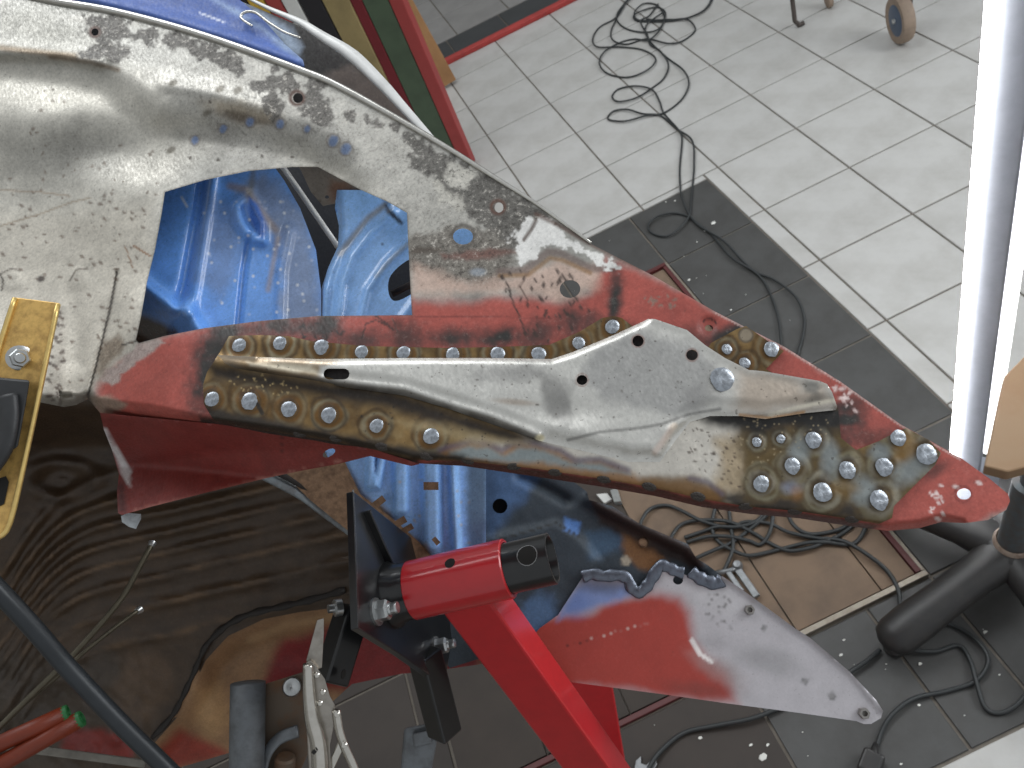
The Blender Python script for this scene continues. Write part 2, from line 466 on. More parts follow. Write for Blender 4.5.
clip_grid(-8, 14, -6.52, -5.74, m_black, offi=.35, offj=-.52)
clip_grid(-8, 14, -16, -6.54, m_grey, offi=.57, offj=-.54)

def fbox(name, parent, m, i0, i1, j0, j1, z0, z1, bev=.002):
    return box(name, parent, m, ((i0+i1)/2*T, -(j0+j1)/2*T, (z0+z1)/2), (np.array([1., 0, 0]), np.array([0, 1., 0]), UP),
               ((i1-i0)/2*T, (j1-j0)/2*T, (z1-z0)/2), bev)

m_redkerb = mat('red_kerb_paint', (176, 62, 58), .5, noise=.6, scale=25, tint=(110, 40, 38))
k = fbox('red_kerb_strip', None, m_redkerb, -3, 4.2, -5.75, -5.62, -.004, .022, .004)
tag(k, 'red painted kerb strip across the tiles beside the black tile band', 'kerb')

# covered inspection pit inside the dark tile border
m_angle = mat('pit_angle_steel', (150, 142, 130), .45, .6, noise=.6, scale=40, tint=(90, 70, 55))
m_redangle = mat('pit_angle_red', (84, 32, 32), .5, noise=.5, scale=30, tint=(70, 28, 28))
m_plank = mat('pit_plank', (120, 100, 82), .75, noise=.75, scale=9, tint=(84, 72, 62), bump=.1, rand=.08)
m_plankd = mat('shaded_plank', (58, 50, 44), .7, noise=.6, scale=9, tint=(38, 33, 29), rand=.08)  # plank colour darkened for the shade under the car body
pf = thing('angle_iron_surround', 'red and bare angle iron frame around the plank covered floor pit', 'frame', (.0, -.9, 0))
fbox('side_rail', pf, m_redangle, .735, .775, 1.14, 5.08, -.006, .012, .001)
fbox('side_rail', pf, m_redangle, -3.0, .775, 1.09, 1.135, -.006, .014, .001)
fbox('side_rail', pf, m_redangle, -3.0, -.352, 5.085, 5.125, -.006, .006, .001)
fbox('side_rail', pf, m_angle, -.35, .800, 5.085, 5.125, -.006, .010, .001)
fbox('corner_edge', pf, m_angle, .778, .800, 1.09, 5.083, -.006, .010, .001)
pc = thing('pit_cover', 'brown plank cover lying in the floor pit frame', 'cover', (0, -.9, 0))
for a, b in ((.475, .73), (-.18, .465), (-.83, -.19), (-1.48, -.84), (-2.13, -1.49), (-2.78, -2.14)):
    fbox('plank', pc, m_plank if a > -1 else m_plankd, a, b, 1.15, 5.075, -.005, random.uniform(.0035, .0055), .0008)

# ------------------------------------------------------------------ the car body, lying on its side in the rotisserie
car = thing('car_body', 'stripped car body shell with welded repair plates, hanging on its side', 'car body', tuple(FL(330, 640)))
ms = sheet_mat('bare_and_primed_steel', .55, .42, .35, .10)
ms_plate = sheet_mat('welded_plate_steel', .55, .32, .5, .06, mott=.5, grain=.07)
ms_dirty = sheet_mat('old_body_steel', .6, .45, .3, .2)
ms_blue = sheet_mat('blue_body_paint', .33, .33, .25, .03, coat=.5)
ms_bluedull = sheet_mat('dull_blue_paint', .5, .4, .25, .05)

RED = (168, 80, 70); SOOT = (40, 38, 36); STEEL = (170, 168, 162); PIT = (104, 101, 96)

wing_outline = [(-140, -47), (-40, -21), (44, 0), (117, 13), (205, 37), (300, 71), (346, 91), (434, 141), (500, 182), (538, 206), (591, 244),
    (652, 275), (714, 311), (749, 329), (783, 346), (841, 382), (900, 424), (961, 458), (990, 479), (1008, 494), (1010, 501), (1006, 510), (988, 520), (965, 523),
    (941, 522), (920, 528), (888, 531), (856, 527), (797, 518), (750, 514), (702, 507), (655, 496), (597, 486), (538, 477), (464, 466),
    (411, 463), (376, 453), (317, 441), (244, 430), (217, 427), (102, 415), (88, 399), (76, 405), (64, 407), (44, 403), (0, 396), (-140, 372)]
bottom_edge = [(960, 526), (941, 522), (920, 528), (888, 531), (856, 527), (797, 518), (750, 514), (702, 507), (655, 496), (597, 486), (538, 477), (464, 466), (411, 463), (376, 453),
    (317, 441), (244, 430), (217, 427), (102, 415), (88, 399), (76, 405), (64, 407), (44, 403), (0, 396), (-140, 372)]
cutout = [(165, 192), (205, 180), (249, 171), (293, 167), (318, 167), (361, 190), (388, 202), (407, 213), (408, 240), (410, 280), (412, 315),
    (317, 316), (259, 321), (205, 328), (164, 336), (139, 343), (136, 340), (141, 317), (147, 282), (155, 250), (162, 212)]
top_edge = wing_outline[:11]
arch_line = [(-140, 48), (-40, 46), (20, 52), (70, 58), (110, 66), (150, 96), (162, 106), (200, 108), (260, 118), (310, 128), (360, 152), (405, 205)]

def wing_depth(q):
    d = PLA(q[:, 0], q[:, 1])
    below = inside(q, arch_line + [(440, 900), (-160, 900)])
    s = dist_line(q, arch_line)*np.where(below, 1, -1)
    d = d + .020*sstep(-9, 34, s)*sstep(405, 300, q[:, 0]) + .022*sstep(20, 170, s)*sstep(220, 20, q[:, 0])*sstep(420, 260, q[:, 1])
    k_ = 1-sstep(95, 190, q[:, 0])*sstep(270, 345, q[:, 1]); p0_ = PLA(q[:, 0], q[:, 1]); d = p0_+(d-p0_)*k_
    # soft swellings pressed into the wheel arch
    d = d - .014*np.exp(-(((q[:, 0]-40)/80)**2+((q[:, 1]-120)/40)**2))
    d = d + .010*np.exp(-(((q[:, 0]-110)/60)**2+((q[:, 1]-150)/26)**2))
    d = d - .006*np.exp(-dist_line(q, [(0, 52), (60, 55), (100, 62)])**2/50.)
    d = d - .005*np.exp(-dist_line(q, [(165, 84), (215, 92), (262, 106)])**2/90.)
    # turned lower edge and hammered tip
    e = dist_line(q, bottom_edge); d = d + .016*np.clip(1-e/9., 0, 1)**1.6
    e = dist_line(q, [(98, 398), (150, 404), (217, 418), (300, 430)]); low = inside(q, [(60, 392), (98, 398), (150, 404), (217, 418), (300, 430), (330, 435), (330, 480), (60, 480)])
    d = d + np.where(low, .0016*np.clip(e, 0, 14)*.6*sstep(300, 215, q[:, 0]), 0)
    # joggle along the seam of the wheel arch panel
    seam = [(117, 272), (103, 340), (88, 396)]
    d = d + .003*np.exp(-dist_line(q, seam)**2/3.)
    d = d + .004*np.exp(-(((q[:, 0]-75)/13)**2+((q[:, 1]-350)/48)**2))
    for x, y, r in ((12, 280, 11), (78, 279, 11), (72, 375, 12)):
        d = d - .0012*np.exp(-(np.hypot(q[:, 0]-x, q[:, 1]-y)/r)**4)
    d = d + .0025*np.exp(-((np.hypot(q[:, 0]-708, q[:, 1]-326))/9)**4)
    return d + .0006*fbm(q, 40, 2)

def paint_wing(p):
    p.gv = .12
    p.mix(.5*sstep(.05, .6, fbm(p.q, 60, 31)), (140, 138, 132), .8); p.mix(.45*sstep(.1, .6, fbm(p.q*np.array([1., 2.2]), 26, 33)), (196, 192, 184), .6)
    p.gv = .45; p.poly([(150, 70), (300, 75), (420, 140), (520, 200), (470, 240), (412, 230), (360, 180), (250, 165), (180, 120)], (178, 175, 168), .75, 16, 12, 20, .7); p.gv = .12
    # mottled bare steel
    p.poly([(-150, 60), (110, 66), (200, 120), (160, 190), (150, 300), (130, 350), (-150, 360)], (200, 196, 186), .62, 30, 20, 60)
    p.poly([(-150, 230), (150, 200), (160, 250), (135, 345), (95, 400), (-150, 380)], (196, 190, 178), .35, 18, 14, 50)
    p.blob(70, 155, 70, 30, 10, (150, 148, 142), .75, .7, .8, .4, 30)
    p.blob(30, 28, 60, 14, 10, (160, 158, 150), .6, .7, .8, .3, 20)
    p.blob(190, 150, 40, 18, -20, (150, 147, 140), .8, .6, .8, .5, 18)
    p.blob(240, 112, 40, 9, 12, (150, 128, 92), .6, .45, .7, .5, 14)
    p.blob(245, 118, 22, 4, 12, (70, 56, 44), .3, .7, .7, .5, 9)
    p.stroke([(0, 48), (35, 52), (75, 56)], 3, (120, 96, 62), .5, .7, .9)
    p.stroke([(50, 57), (90, 62), (118, 70)], 2.4, (110, 92, 70), .5, .7, .9)
    p.blob(330, 170, 50, 14, 25, (172, 168, 158), .75, .7, .7, .5, 16)
    # pitted, scorched patches along the flange
    p.gv = .8
    for x, y, rx, ry, a in ((108, 28, 22, 12, 10), (102, 50, 16, 8, -10), (120, 55, 8, 9, 0), (147, 36, 13, 7, 10), (176, 42, 16, 7, 15), (205, 52, 14, 8, 20),
            (228, 60, 20, 9, 25), (262, 85, 8, 7, 0), (281, 84, 13, 10, 20), (317, 103, 13, 19, -10), (273, 105, 9, 12, -20), (274, 70, 6, 5, 0),
            (349, 115, 8, 5, 30), (372, 122, 9, 5, 30), (394, 128, 6, 5, 0)):
        p.blob(x, y, rx*1.05, ry*1.05, a, (104, 100, 95), .25, .92, .2, 1.0, 7)
    p.poly([(405, 132), (440, 148), (500, 183), (545, 212), (560, 226), (530, 232), (510, 250), (470, 215), (440, 185), (412, 160)], PIT, .3, 2.5, 13, 9)
    p.gv = .9
    p.poly([(448, 160), (475, 172), (468, 190), (445, 182)], (206, 202, 192), .2, 3, 6, 10, .8)
    p.poly([(428, 178), (450, 190), (470, 205), (462, 215), (440, 200)], (196, 192, 182), .3, 3, 6, 10, .7)
    p.poly([(410, 238), (450, 225), (500, 235), (520, 262), (500, 284), (455, 282), (412, 272)], (118, 112, 104), .35, 5, 8, 16, .9)
    p.gv = .45
    p.poly([(411, 248), (440, 247), (448, 252), (412, 254)], (80, 68, 58), .2, 2, 2, 8, .8)
    p.poly([(440, 254), (500, 248), (520, 252), (490, 258), (445, 260)], (112, 66, 56), .1, 3, 3, 10, .7)
    p.blob(478, 272, 8, 4, 0, (150, 158, 168), .3, .7)
    p.gv = .04
    # red oxide primer, feathered towards the bare metal
    p.poly([(411, 300), (470, 302), (520, 296), (560, 304), (588, 292), (606, 258), (640, 268), (760, 332), (965, 450), (1030, 500), (940, 545), (800, 540),
            (200, 450), (94, 430), (100, 385), (124, 362), (160, 338), (205, 322), (320, 310), (408, 310)], RED, .0, 8, 5, 18)
    p.poly([(413, 304), (470, 306), (530, 300), (575, 304), (590, 340), (413, 345)], RED, 0, 12, 5, 20, .8)
    p.poly([(413, 262), (470, 284), (520, 275), (560, 262), (585, 268), (600, 262), (598, 290), (560, 300), (520, 292), (413, 294)], (206, 176, 160), .25, 7, 5, 16, .75)
    p.stroke([(500, 272), (525, 270), (548, 252), (560, 253), (590, 268), (612, 268)], 4, (110, 92, 86), .2, .75, .7)
    p.stroke([(500, 276), (528, 275), (550, 258), (562, 260), (590, 273)], 2.2, (140, 104, 62), .2, .7, .8)
    # the white filler flakes
    p.poly([(512, 240), (520, 217), (529, 216), (548, 219), (560, 232), (592, 250), (619, 267), (612, 271), (584, 257), (562, 247), (546, 247), (530, 262), (520, 270), (515, 258), (520, 245)],
           (226, 224, 220), 0, 1.0, 9, 7)
    p.stroke([(524, 240), (532, 228), (536, 220)], 1.8, (98, 84, 76), .2, .9)
    p.stroke([(536, 214), (560, 226), (596, 247), (640, 268)], 2.2, (92, 64, 52), .1, .75, .8)
    p.gv = .3
    # scorched left end, flaking primer, seams
    p.poly([(123, 357), (140, 345), (160, 339), (166, 343), (150, 352), (128, 370), (112, 386), (99, 380), (104, 368), (116, 366)], (168, 152, 146), .1, 1.5, 4, 9)
    p.poly([(104, 340), (118, 336), (126, 346), (114, 360), (100, 378), (95, 372)], (112, 94, 74), .2, 5, 4, 10, .8)
    p.poly([(86, 398), (110, 396), (128, 404), (112, 414), (98, 412)], (158, 140, 124), .2, 3, 3, 9, .9)
    p.stroke([(117, 272), (110, 310), (101, 345), (95, 370), (88, 396), (96, 412)], 1.1, (48, 40, 34), .1, .95)
    p.stroke([(122, 345), (138, 341)], .9, (50, 42, 36), .1, .9)
    p.stroke([(0, 274), (3, 281), (2, 290)], 1.0, (66, 58, 50), .3, .9); p.stroke([(1, 274), (10, 269), (20, 270)], .9, (80, 70, 62), .3, .8)
    p.stroke([(70, 280), (76, 270), (88, 268)], .9, (90, 80, 70), .3, .8)
    p.blob(41, 279, 4.2, 3, -20, (70, 60, 54), .2, .95)
    p.stroke([(60, 312), (62, 330), (58, 370), (50, 398)], 5, (150, 142, 132), .5, .5, .9)
    p.speckle([(45, 310), (66, 310), (62, 400), (40, 400)], 46, .9, 1.8, (70, 54, 44), .1, 3, .85, 1.8, .3)
    p.speckle([(0, 195), (150, 200), (135, 340), (60, 400), (50, 300), (0, 300)], 90, .7, 1.5, (92, 72, 56), .1, 4, .75, 2.0, .5)
    p.speckle([(-20, 70), (150, 100), (160, 200), (-20, 200)], 45, .7, 1.5, (104, 88, 74), .2, 5, .7, 1.6)
    p.stroke([(0, 226), (40, 214), (72, 202), (90, 198)], .9, (150, 132, 110), .3, .6)
    p.stroke([(125, 246), (133, 268)], .8, (130, 92, 60), .2, .7); p.stroke([(134, 246), (150, 256)], 1, (140, 96, 56), .2, .8)
    p.stroke([(0, 190), (40, 192), (70, 196)], .9, (160, 140, 120), .4, .6)
    p.gv = .1
    # soot around the welds
    for x, y, rx, ry, a, al in ((206, 372, 15, 44, 12, .95), (216, 350, 12, 14, 0, .9), (228, 330, 16, 9, -10, .9), (250, 330, 14, 8, -8, .5), (300, 325, 14, 8, 0, .5), (330, 322, 10, 10, 0, .8), (228, 337, 14, 12, 0, .7), (276, 326, 22, 11, -8, .8), (322, 330, 22, 15, 0, .8), (363, 340, 20, 9, 0, .7), (404, 336, 20, 15, 0, .7),
            (452, 338, 22, 10, 0, .8), (500, 338, 24, 10, 0, .85), (540, 336, 16, 16, 0, .7), (572, 322, 14, 18, 0, .7), (615, 300, 7, 26, 4, .85), (592, 320, 10, 9, 0, .6),
            (735, 332, 22, 8, -25, .9), (722, 338, 14, 8, -25, .8), (846, 418, 20, 18, 60, .9), (870, 438, 30, 8, -15, .5), (855, 400, 14, 6, 30, .35),
            (936, 470, 12, 6, -30, .5), (905, 422, 30, 4, 30, .5), (700, 340, 20, 12, 25, .5), (622, 330, 14, 8, 0, .5)):
        p.blob(x, y, rx*.95, ry*1.0, a, SOOT, .0, min(1, al*1.2), .85, .45, 7)
    p.speckle([(300, 320), (345, 320), (345, 342), (300, 345)], 16, .9, 1.6, (34, 32, 30), 0, 8)
    p.speckle([(500, 270), (560, 270), (600, 290), (590, 340), (520, 345)], 60, .8, 1.6, (52, 38, 32), 0, 9, .85, 2.4, 1.3)
    p.stroke([(508, 286), (512, 300), (520, 318), (526, 335)], .9, (52, 38, 32), 0, .8)
    p.stroke([(528, 272), (520, 286), (528, 300)], .8, (70, 48, 40), 0, .7)
    p.stroke([(362, 338), (366, 324), (376, 320), (388, 326), (394, 330)], .8, (44, 32, 30), 0, .8)
    p.stroke([(376, 316), (390, 326)], 1.0, (44, 32, 30), 0, .8); p.stroke([(392, 318), (398, 332)], .9, (60, 44, 40), 0, .7)
    p.stroke([(411, 316), (480, 317), (552, 318)], .7, (120, 52, 46), 0, .7)
    # scuffs on the tip and the turned edge
    p.speckle([(830, 380), (850, 392), (856, 412), (838, 404)], 12, .8, 1.8, (224, 200, 196), .2, 11, .9, 2)
    p.speckle([(930, 490), (948, 480), (945, 515), (930, 512)], 14, .8, 1.5, (226, 206, 202), .2, 12, .9, 2)
    for x, y in ((956, 487), (979, 483), (938, 519), (846, 398)): p.blob(x, y, 3.5, 2, 20, (228, 210, 206), .2, .85)
    p.speckle([(645, 298), (674, 294), (676, 306), (648, 309)], 16, .7, 1.6, (146, 120, 108), .3, 13, .9, 2)
    p.stroke([(714, 312), (783, 347), (841, 383), (900, 425), (960, 459)], .9, (214, 190, 184), .3, .7)
    p.poly([(400, 466), (464, 459), (538, 469), (597, 478), (655, 488), (702, 499), (750, 507), (797, 511), (856, 520), (880, 526), (856, 540), (797, 530), (655, 510), (538, 490)], (72, 42, 35), .1, 3, 3, 20, 1.)
    p.poly([(200, 418), (317, 433), (411, 454), (430, 470), (300, 446), (200, 432)], (40, 32, 27), .1, 3, 3, 12, 1.)
    # spots where old welds were drilled out: blue paint shows
    for x, y, r in ((195, 140, 4), (223, 129, 4), (250, 122, 4.5), (280, 124, 4.5), (307, 129, 3.4), (333, 141, 5.5), (346, 149, 5.5)):
        p.blob(x, y, r*.85, r*1.1, 25, (104, 126, 164), .2, .9, .35, .3, 4); p.ring(x, y, r*1.25, 1.6, (120, 112, 104), .3, .7)
    for x, y in ((173, 83), (220, 89), (207, 113), (171, 150), (238, 90)): p.blob(x, y, 5, 3, -30, (110, 104, 92), .4, .8)
    for x, y in ((257, 147), (262, 156), (292, 157), (218, 160), (210, 102), (190, 158)): p.blob(x, y, 1.6, 1.4, 0, (70, 60, 52), .2, .9)
    for x, y, r in ((95, 32, 4), (297, 98, 6), (498, 207, 6)): p.ring(x, y, r*1.1, 3.4, (86, 52, 38), .1, .9)
    p.ring(463, 236, 11, 4, (84, 78, 72), .3, .8)
    p.ring(963, 494, 8, 1.8, (120, 44, 40), 0, .8)
    p.stroke([(703, 322), (706, 319), (712, 319), (716, 323)], .8, (60, 30, 28), 0, .9)
    p.stroke(list(map(tuple, cutout))+[cutout[0]], 1.0, (90, 84, 78), .6, .6)

wing = sheet('inner_wing', car, ms, wing_outline, wing_depth, 1.9, .0022,
    [cutout, ellipse(95, 32, 3.6, 3.6), ellipse(298, 98, 5, 5), ellipse(499, 207.5, 4.4, 5), ellipse(463, 236.5, 10, 8), ellipse(570, 289, 10.4, 9, -.1),
     ellipse(964, 494, 7, 5.6), ellipse(709, 328, 4.2, 3.2)], paint_wing, STEEL, .8)
wing['label'] = 'bare steel and red primer inner wing panel with a large cut opening'

m_lip = mat('bright_lip_steel', (214, 212, 206), .25, .85, noise=.4, scale=90, tint=(150, 140, 130))
lp = catmull(top_edge, 6)
tube('wing_lip', car, m_lip, W(lp[:, 0], lp[:, 1]-1, PLA(lp[:, 0], lp[:, 1])-.0005), np.interp(np.linspace(0, 1, len(lp)), [0, .55, 1], [.0036, .0030, .0010]), 8)

# outer wing strip above the flange: blue paint and the white rolled edge behind it
def d_outer(q): return PLA(q[:, 0], q[:, 1]) + .012 - .010*np.exp(-dist_line(q, [(40, -14), (150, 12), (240, 40), (300, 62)])**2/60.)
def paint_outer(p):
    p.poly([(205, -5), (238, 10), (300, 52), (312, 70), (260, 30)], (150, 168, 190), .5, 5, 3, 12, .8)
    p.stroke([(200, 13), (224, 22)], .8, (220, 224, 232), .2, .8)
sheet('outer_wing', car, ms_bluedull, [(-60, -60), (60, -40), (215, -14), (240, 0), (262, 18), (285, 44), (303, 60), (306, 72), (298, 70), (200, 36), (117, 12), (40, -2), (-60, -28)], d_outer, 2.2, .0015, (), paint_outer, (70, 100, 172), .0)
hole_rim = catmull([(252, 26), (243, 20), (241, 16), (246, 12), (256, 13), (268, 22), (284, 32), (300, 38)], 5)
tube('panel_edge', car, m_lip, W(hole_rim[:, 0], hole_rim[:, 1], PLA(hole_rim[:, 0], hole_rim[:, 1])+.006), .0013, 8)
m_whiteedge = mat('white_panel_edge', (222, 222, 220), .4, .2, noise=.2, scale=60)
we = catmull([(236, -8), (268, 8), (300, 22), (322, 36), (352, 55), (382, 84), (402, 106), (430, 137), (440, 146)], 6)
rr = np.interp(np.linspace(0, 1, len(we)), [0, .2, .5, .8, 1], [.001, .0030, .0066, .0040, .0016])
tube('outer_wing_edge', car, m_whiteedge, W(we[:, 0], we[:, 1], PLA(we[:, 0], we[:, 1])+.03), rr, 8, flat=.6)
m_darkin = mat('dark_inner_steel', (62, 52, 48), .6, .3, noise=.6, scale=30)
sheet('wing_gap_fill', car, ms_dirty, [(238, 0), (300, 26), (352, 62), (402, 112), (440, 150), (360, 110), (300, 74), (262, 30)], lambda q: PLA(q[:, 0], q[:, 1])+.055, 6, .0015, (),
      lambda p: (p.poly([(310, 80), (352, 64), (410, 112), (430, 142), (360, 108)], (92, 80, 74), .1, 2), p.poly([(240, 0), (290, 28), (302, 46), (298, 60), (270, 30)], (150, 164, 182), .4, 4)), (34, 29, 28), .1)  # dark sheet added to fill the gap beside the white edge

sheet('flange_dark_backing', car, ms_dirty, [(60, 20), (117, 26), (200, 52), (300, 84), (350, 108), (420, 150), (410, 165), (330, 130), (290, 118), (190, 84), (60, 48)], lambda q: PLA(q[:, 0], q[:, 1])+.05, 12, .001, (), None, (30, 24, 22), 0)  # dark sheet added behind the flange so its holes look black
# rail side wall and lower flange under the primed face
wall_up = [(101, 414), (217, 424), (300, 434), (376, 450), (420, 464)]
def d_wall(q):
    e = dist_line(q, wall_up)
    crease = np.array([(129, 465), (250, 448), (420, 452)])
    e2 = sdf(q, [(60, 470), (129, 465), (240, 450), (330, 449), (420, 458), (420, 600), (60, 600)])
    fq = np.stack([q[:, 0], 404+(q[:, 0]-98)*.15], -1); lift = wing_depth(fq)-PLA(fq[:, 0], fq[:, 1])
    return PLA(q[:, 0], q[:, 1]) + np.clip(lift, 0, .02) + .006 + .0016*np.minimum(e, 48) - .0008*np.clip(-e2, 0, 60)
def paint_wall(p):
    p.poly([(100, 424), (106, 428), (114, 444), (131, 468), (130, 488), (124, 480), (117, 460), (108, 445)], (214, 208, 208), .1, 1, 1.5, 8)
    p.stroke([(121, 514), (205, 492), (300, 470), (340, 461)], .8, (170, 112, 100), .2, .8)
    p.stroke([(282, 436), (282, 457)], .8, (70, 26, 24), 0, .7)
    p.poly([(117, 485), (124, 480), (127, 514), (118, 514)], (70, 26, 24), 0, 2, 1, 8, .8)
rw = sheet('rail_side', car, ms, [(100, 413), (217, 424), (300, 434), (376, 450), (420, 464), (411, 466), (370, 456), (338, 464), (300, 471), (267, 478), (205, 493), (150, 507), (122, 515), (118, 513),
    (117, 492), (119, 474), (112, 450), (104, 430)], d_wall, 4, .0015, [ellipse(329, 453, 7, 3.6, -.5, 10)], paint_wall, (124, 46, 40), .0)
# torn sealant tab hanging off the rail
m_rag = mat('torn_sealant', (186, 192, 196), .7, noise=.4, scale=200, bump=.3)
rg = [(121, 516), (128, 513), (141, 514), (141, 519), (136, 529), (129, 527), (122, 522)]
prism('sealant_tab', car, m_rag, [W(u, v, PLA(u, v)+.075+.0008*(k % 3)) for k, (u, v) in enumerate(rg)], unit(ray(130, 520))*.003)

# heat tinted doubler plate
plate_outline = [(203, 385), (207, 372), (217, 357), (229, 336), (260, 335), (288, 336), (311, 341), (364, 346), (449, 348), (493, 347), (549, 345), (579, 332), (602, 318), (614, 316), (622, 318), (640, 332),
    (705, 352), (711, 343), (737, 329), (746, 326), (768, 341), (784, 351), (766, 369), (800, 390), (838, 408), (841, 438), (856, 450), (879, 441), (894, 433), (906, 428), (929, 440), (941, 453),
    (935, 465), (900, 500), (894, 506), (892, 518), (879, 524), (856, 520), (797, 511), (750, 507), (702, 499), (655, 488), (597, 478), (538, 469), (464, 461), (411, 460), (376, 450), (317, 438.5),
    (244, 427.5), (214, 421), (204, 404)]
plate_low = plate_outline[35:]
PW = [(239, 345, 8), (280, 343, 8), (322, 347, 9), (362, 352, 8), (404, 353, 8), (453, 354, 8), (498, 354, 8.5), (539, 354, 8.5), (579, 343, 7.5), (613, 327, 8.5),
      (212, 399, 8.5), (250, 401, 10), (289, 409, 9), (329, 415, 9), (377, 426, 8), (431, 436, 9),
      (757, 442, 5.5), (814, 440, 9.5), (793, 466, 9.5), (762, 484, 9.5), (823, 492, 11), (848, 470, 10), (885, 467, 10.5), (880, 500, 11.5), (899, 438, 9.5), (927, 454, 12),
      (772, 349, 9), (745, 363, 6.5), (727, 349, 6), (781, 439, 5)]
EW = [(300, 434, 8), (336, 439, 8), (382, 447, 8), (426, 457, 8), (467, 461, 8), (514, 467, 8), (555, 473, 8), (604, 480, 8), (649, 487, 8.5), (698, 497, 8.5), (746, 507, 8.5), (795, 512, 8.5), (852, 520, 8)]
def d_plate(q):
    d = wing_depth(q)-.0028
    e = dist_line(q, plate_low); d = d + .0008*np.clip(1-e/8., 0, 1)**2
    for x, y, r in PW: d = d - .0008*np.exp(-(np.hypot(q[:, 0]-x, q[:, 1]-y)/(r*1.3))**4)
    d = d - .0035*np.exp(-dist_line(q, [(217, 362), (260, 368), (330, 384)])**2/60.)
    return d + .0004*fbm(q, 14, 4)
GOLD = (138, 112, 72); UMB = (104, 82, 52); GREYB = (132, 136, 134)
def paint_plate(p):
    p.mix(.6*sstep(.0, .5, fbm(p.q, 24, 7)), (74, 56, 36), .5); p.mix(.45*sstep(.1, .6, fbm(p.q, 17, 9)), (172, 150, 110), .68)
    p.poly([(470, 440), (540, 440), (600, 440), (680, 420), (745, 420), (745, 505), (640, 486), (538, 468), (450, 452)], (206, 200, 190), .8, 6, 4, 20)
    p.poly([(520, 430), (600, 400), (700, 400), (730, 425), (738, 450), (728, 482), (690, 476), (640, 470), (600, 458), (540, 446)], (220, 214, 204), .8, 9, 3, 20)
    p.poly([(715, 440), (742, 436), (752, 470), (744, 500), (712, 490), (722, 470)], (172, 150, 116), .7, 10, 6, 14, .8)
    p.poly([(738, 425), (850, 432), (856, 455), (905, 430), (940, 452), (900, 502), (880, 512), (745, 500)], (98, 82, 54), .5, 8, 8, 18, .9)
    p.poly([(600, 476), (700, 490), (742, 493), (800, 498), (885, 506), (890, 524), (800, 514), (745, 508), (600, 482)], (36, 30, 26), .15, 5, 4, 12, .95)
    for x, y, r in PW:
        far_ = x > 740 and y > 400
        p.blob(x, y, r*2.3, r*2.2, 0, (92, 76, 50) if far_ else (96, 70, 38), .6, .75, .35, .3, 9)
        w_ = .5+.5*((int(x*7+y*3) % 10)/10)
        p.ring(x, y, r*1.72, r*.5, (146, 142, 120), .65, .65*w_, .3)
        p.ring(x, y, r*1.3, r*.45, (136, 130, 116) if far_ else (112, 78, 38), .6, .7, .35)
        p.ring(x, y, r*2.05, 3.2, (84, 70, 50) if far_ else (58, 44, 30), .5, .8*w_, .3)
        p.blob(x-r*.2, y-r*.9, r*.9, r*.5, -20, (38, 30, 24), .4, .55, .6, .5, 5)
        p.ring(x, y, r*1.02, 2.0, (60, 50, 40), .5, .5, .1)
    # soot band left under the bracket's edge
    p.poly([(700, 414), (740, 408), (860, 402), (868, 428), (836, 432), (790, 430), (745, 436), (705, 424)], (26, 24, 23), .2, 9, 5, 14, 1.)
    # cold-end tints between the right-hand welds
    for x, y, rx, ry, a in ((792, 488, 10, 6, 0), (800, 450, 10, 12, 20), (830, 460, 9, 18, 0), (910, 470, 18, 12, -40), (862, 490, 12, 14, 0), (880, 452, 10, 8, 0)):
        p.blob(x, y, rx, ry, a, (142, 150, 152), .55, .75, .6, .3, 8)
    p.blob(790, 487, 8, 6, 0, (100, 96, 130), .5, .4, .8); p.blob(797, 493, 6, 7, 0, (150, 104, 60), .5, .5, .8)
    p.blob(905, 448, 10, 14, 20, (140, 104, 50), .5, .6, .6); p.blob(845, 488, 14, 8, 0, (122, 96, 56), .5, .6, .6)
    # scalloped blue oxide under the pressing
    sc = [(440, 450), (452, 446), (470, 441), (488, 443), (502, 450), (512, 443), (535, 443), (560, 450), (575, 460), (600, 459), (628, 470), (640, 478), (690, 480), (720, 492)]
    p.poly(sc+[(720, 505), (640, 492), (538, 474), (440, 460)], (140, 98, 54), .6, 5, 2, 8, .85)
    p.poly([(450, 452), (470, 446), (490, 448), (505, 456), (520, 448), (545, 450), (570, 462), (600, 464), (630, 474), (600, 472), (540, 462), (500, 462), (450, 457)], (134, 148, 152), .6, 4, 2, 8, .85)
    p.stroke(sc[:11], 3.0, (82, 78, 104), .6, .6, .95)
    p.poly([(640, 476), (700, 476), (725, 492), (725, 500), (640, 490)], (110, 84, 52), .5, 4, 2, 10, .7)
    p.stroke([(690, 478), (708, 482), (722, 494)], 2.6, (88, 86, 112), .6, .5, .95)
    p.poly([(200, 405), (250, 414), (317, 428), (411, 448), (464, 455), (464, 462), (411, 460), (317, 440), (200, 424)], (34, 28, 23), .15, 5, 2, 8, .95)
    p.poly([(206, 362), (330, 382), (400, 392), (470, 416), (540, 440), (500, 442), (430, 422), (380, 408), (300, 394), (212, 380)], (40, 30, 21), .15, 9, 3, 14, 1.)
    p.poly([(390, 420), (440, 424), (490, 436), (530, 444), (470, 444), (430, 434)], (176, 158, 122), .7, 6, 3, 14, .6)
    p.speckle([(225, 378), (260, 372), (300, 386), (290, 398), (240, 390)], 36, .6, .9, (206, 180, 128), .4, 21, .6, 1.2)
    p.speckle([(725, 420), (830, 412), (830, 436), (745, 470), (725, 470)], 60, .6, .9, (190, 172, 138), .4, 22, .5, 1.2)
    p.speckle([(670, 425), (740, 430), (745, 490), (700, 470)], 44, .6, 1.2, (64, 50, 40), .2, 23, .8, 1.8, .6)
    p.speckle([(340, 380), (470, 420), (540, 450), (440, 440), (340, 410)], 26, .6, 1.1, (30, 26, 22), .2, 24, .9, 1.2)
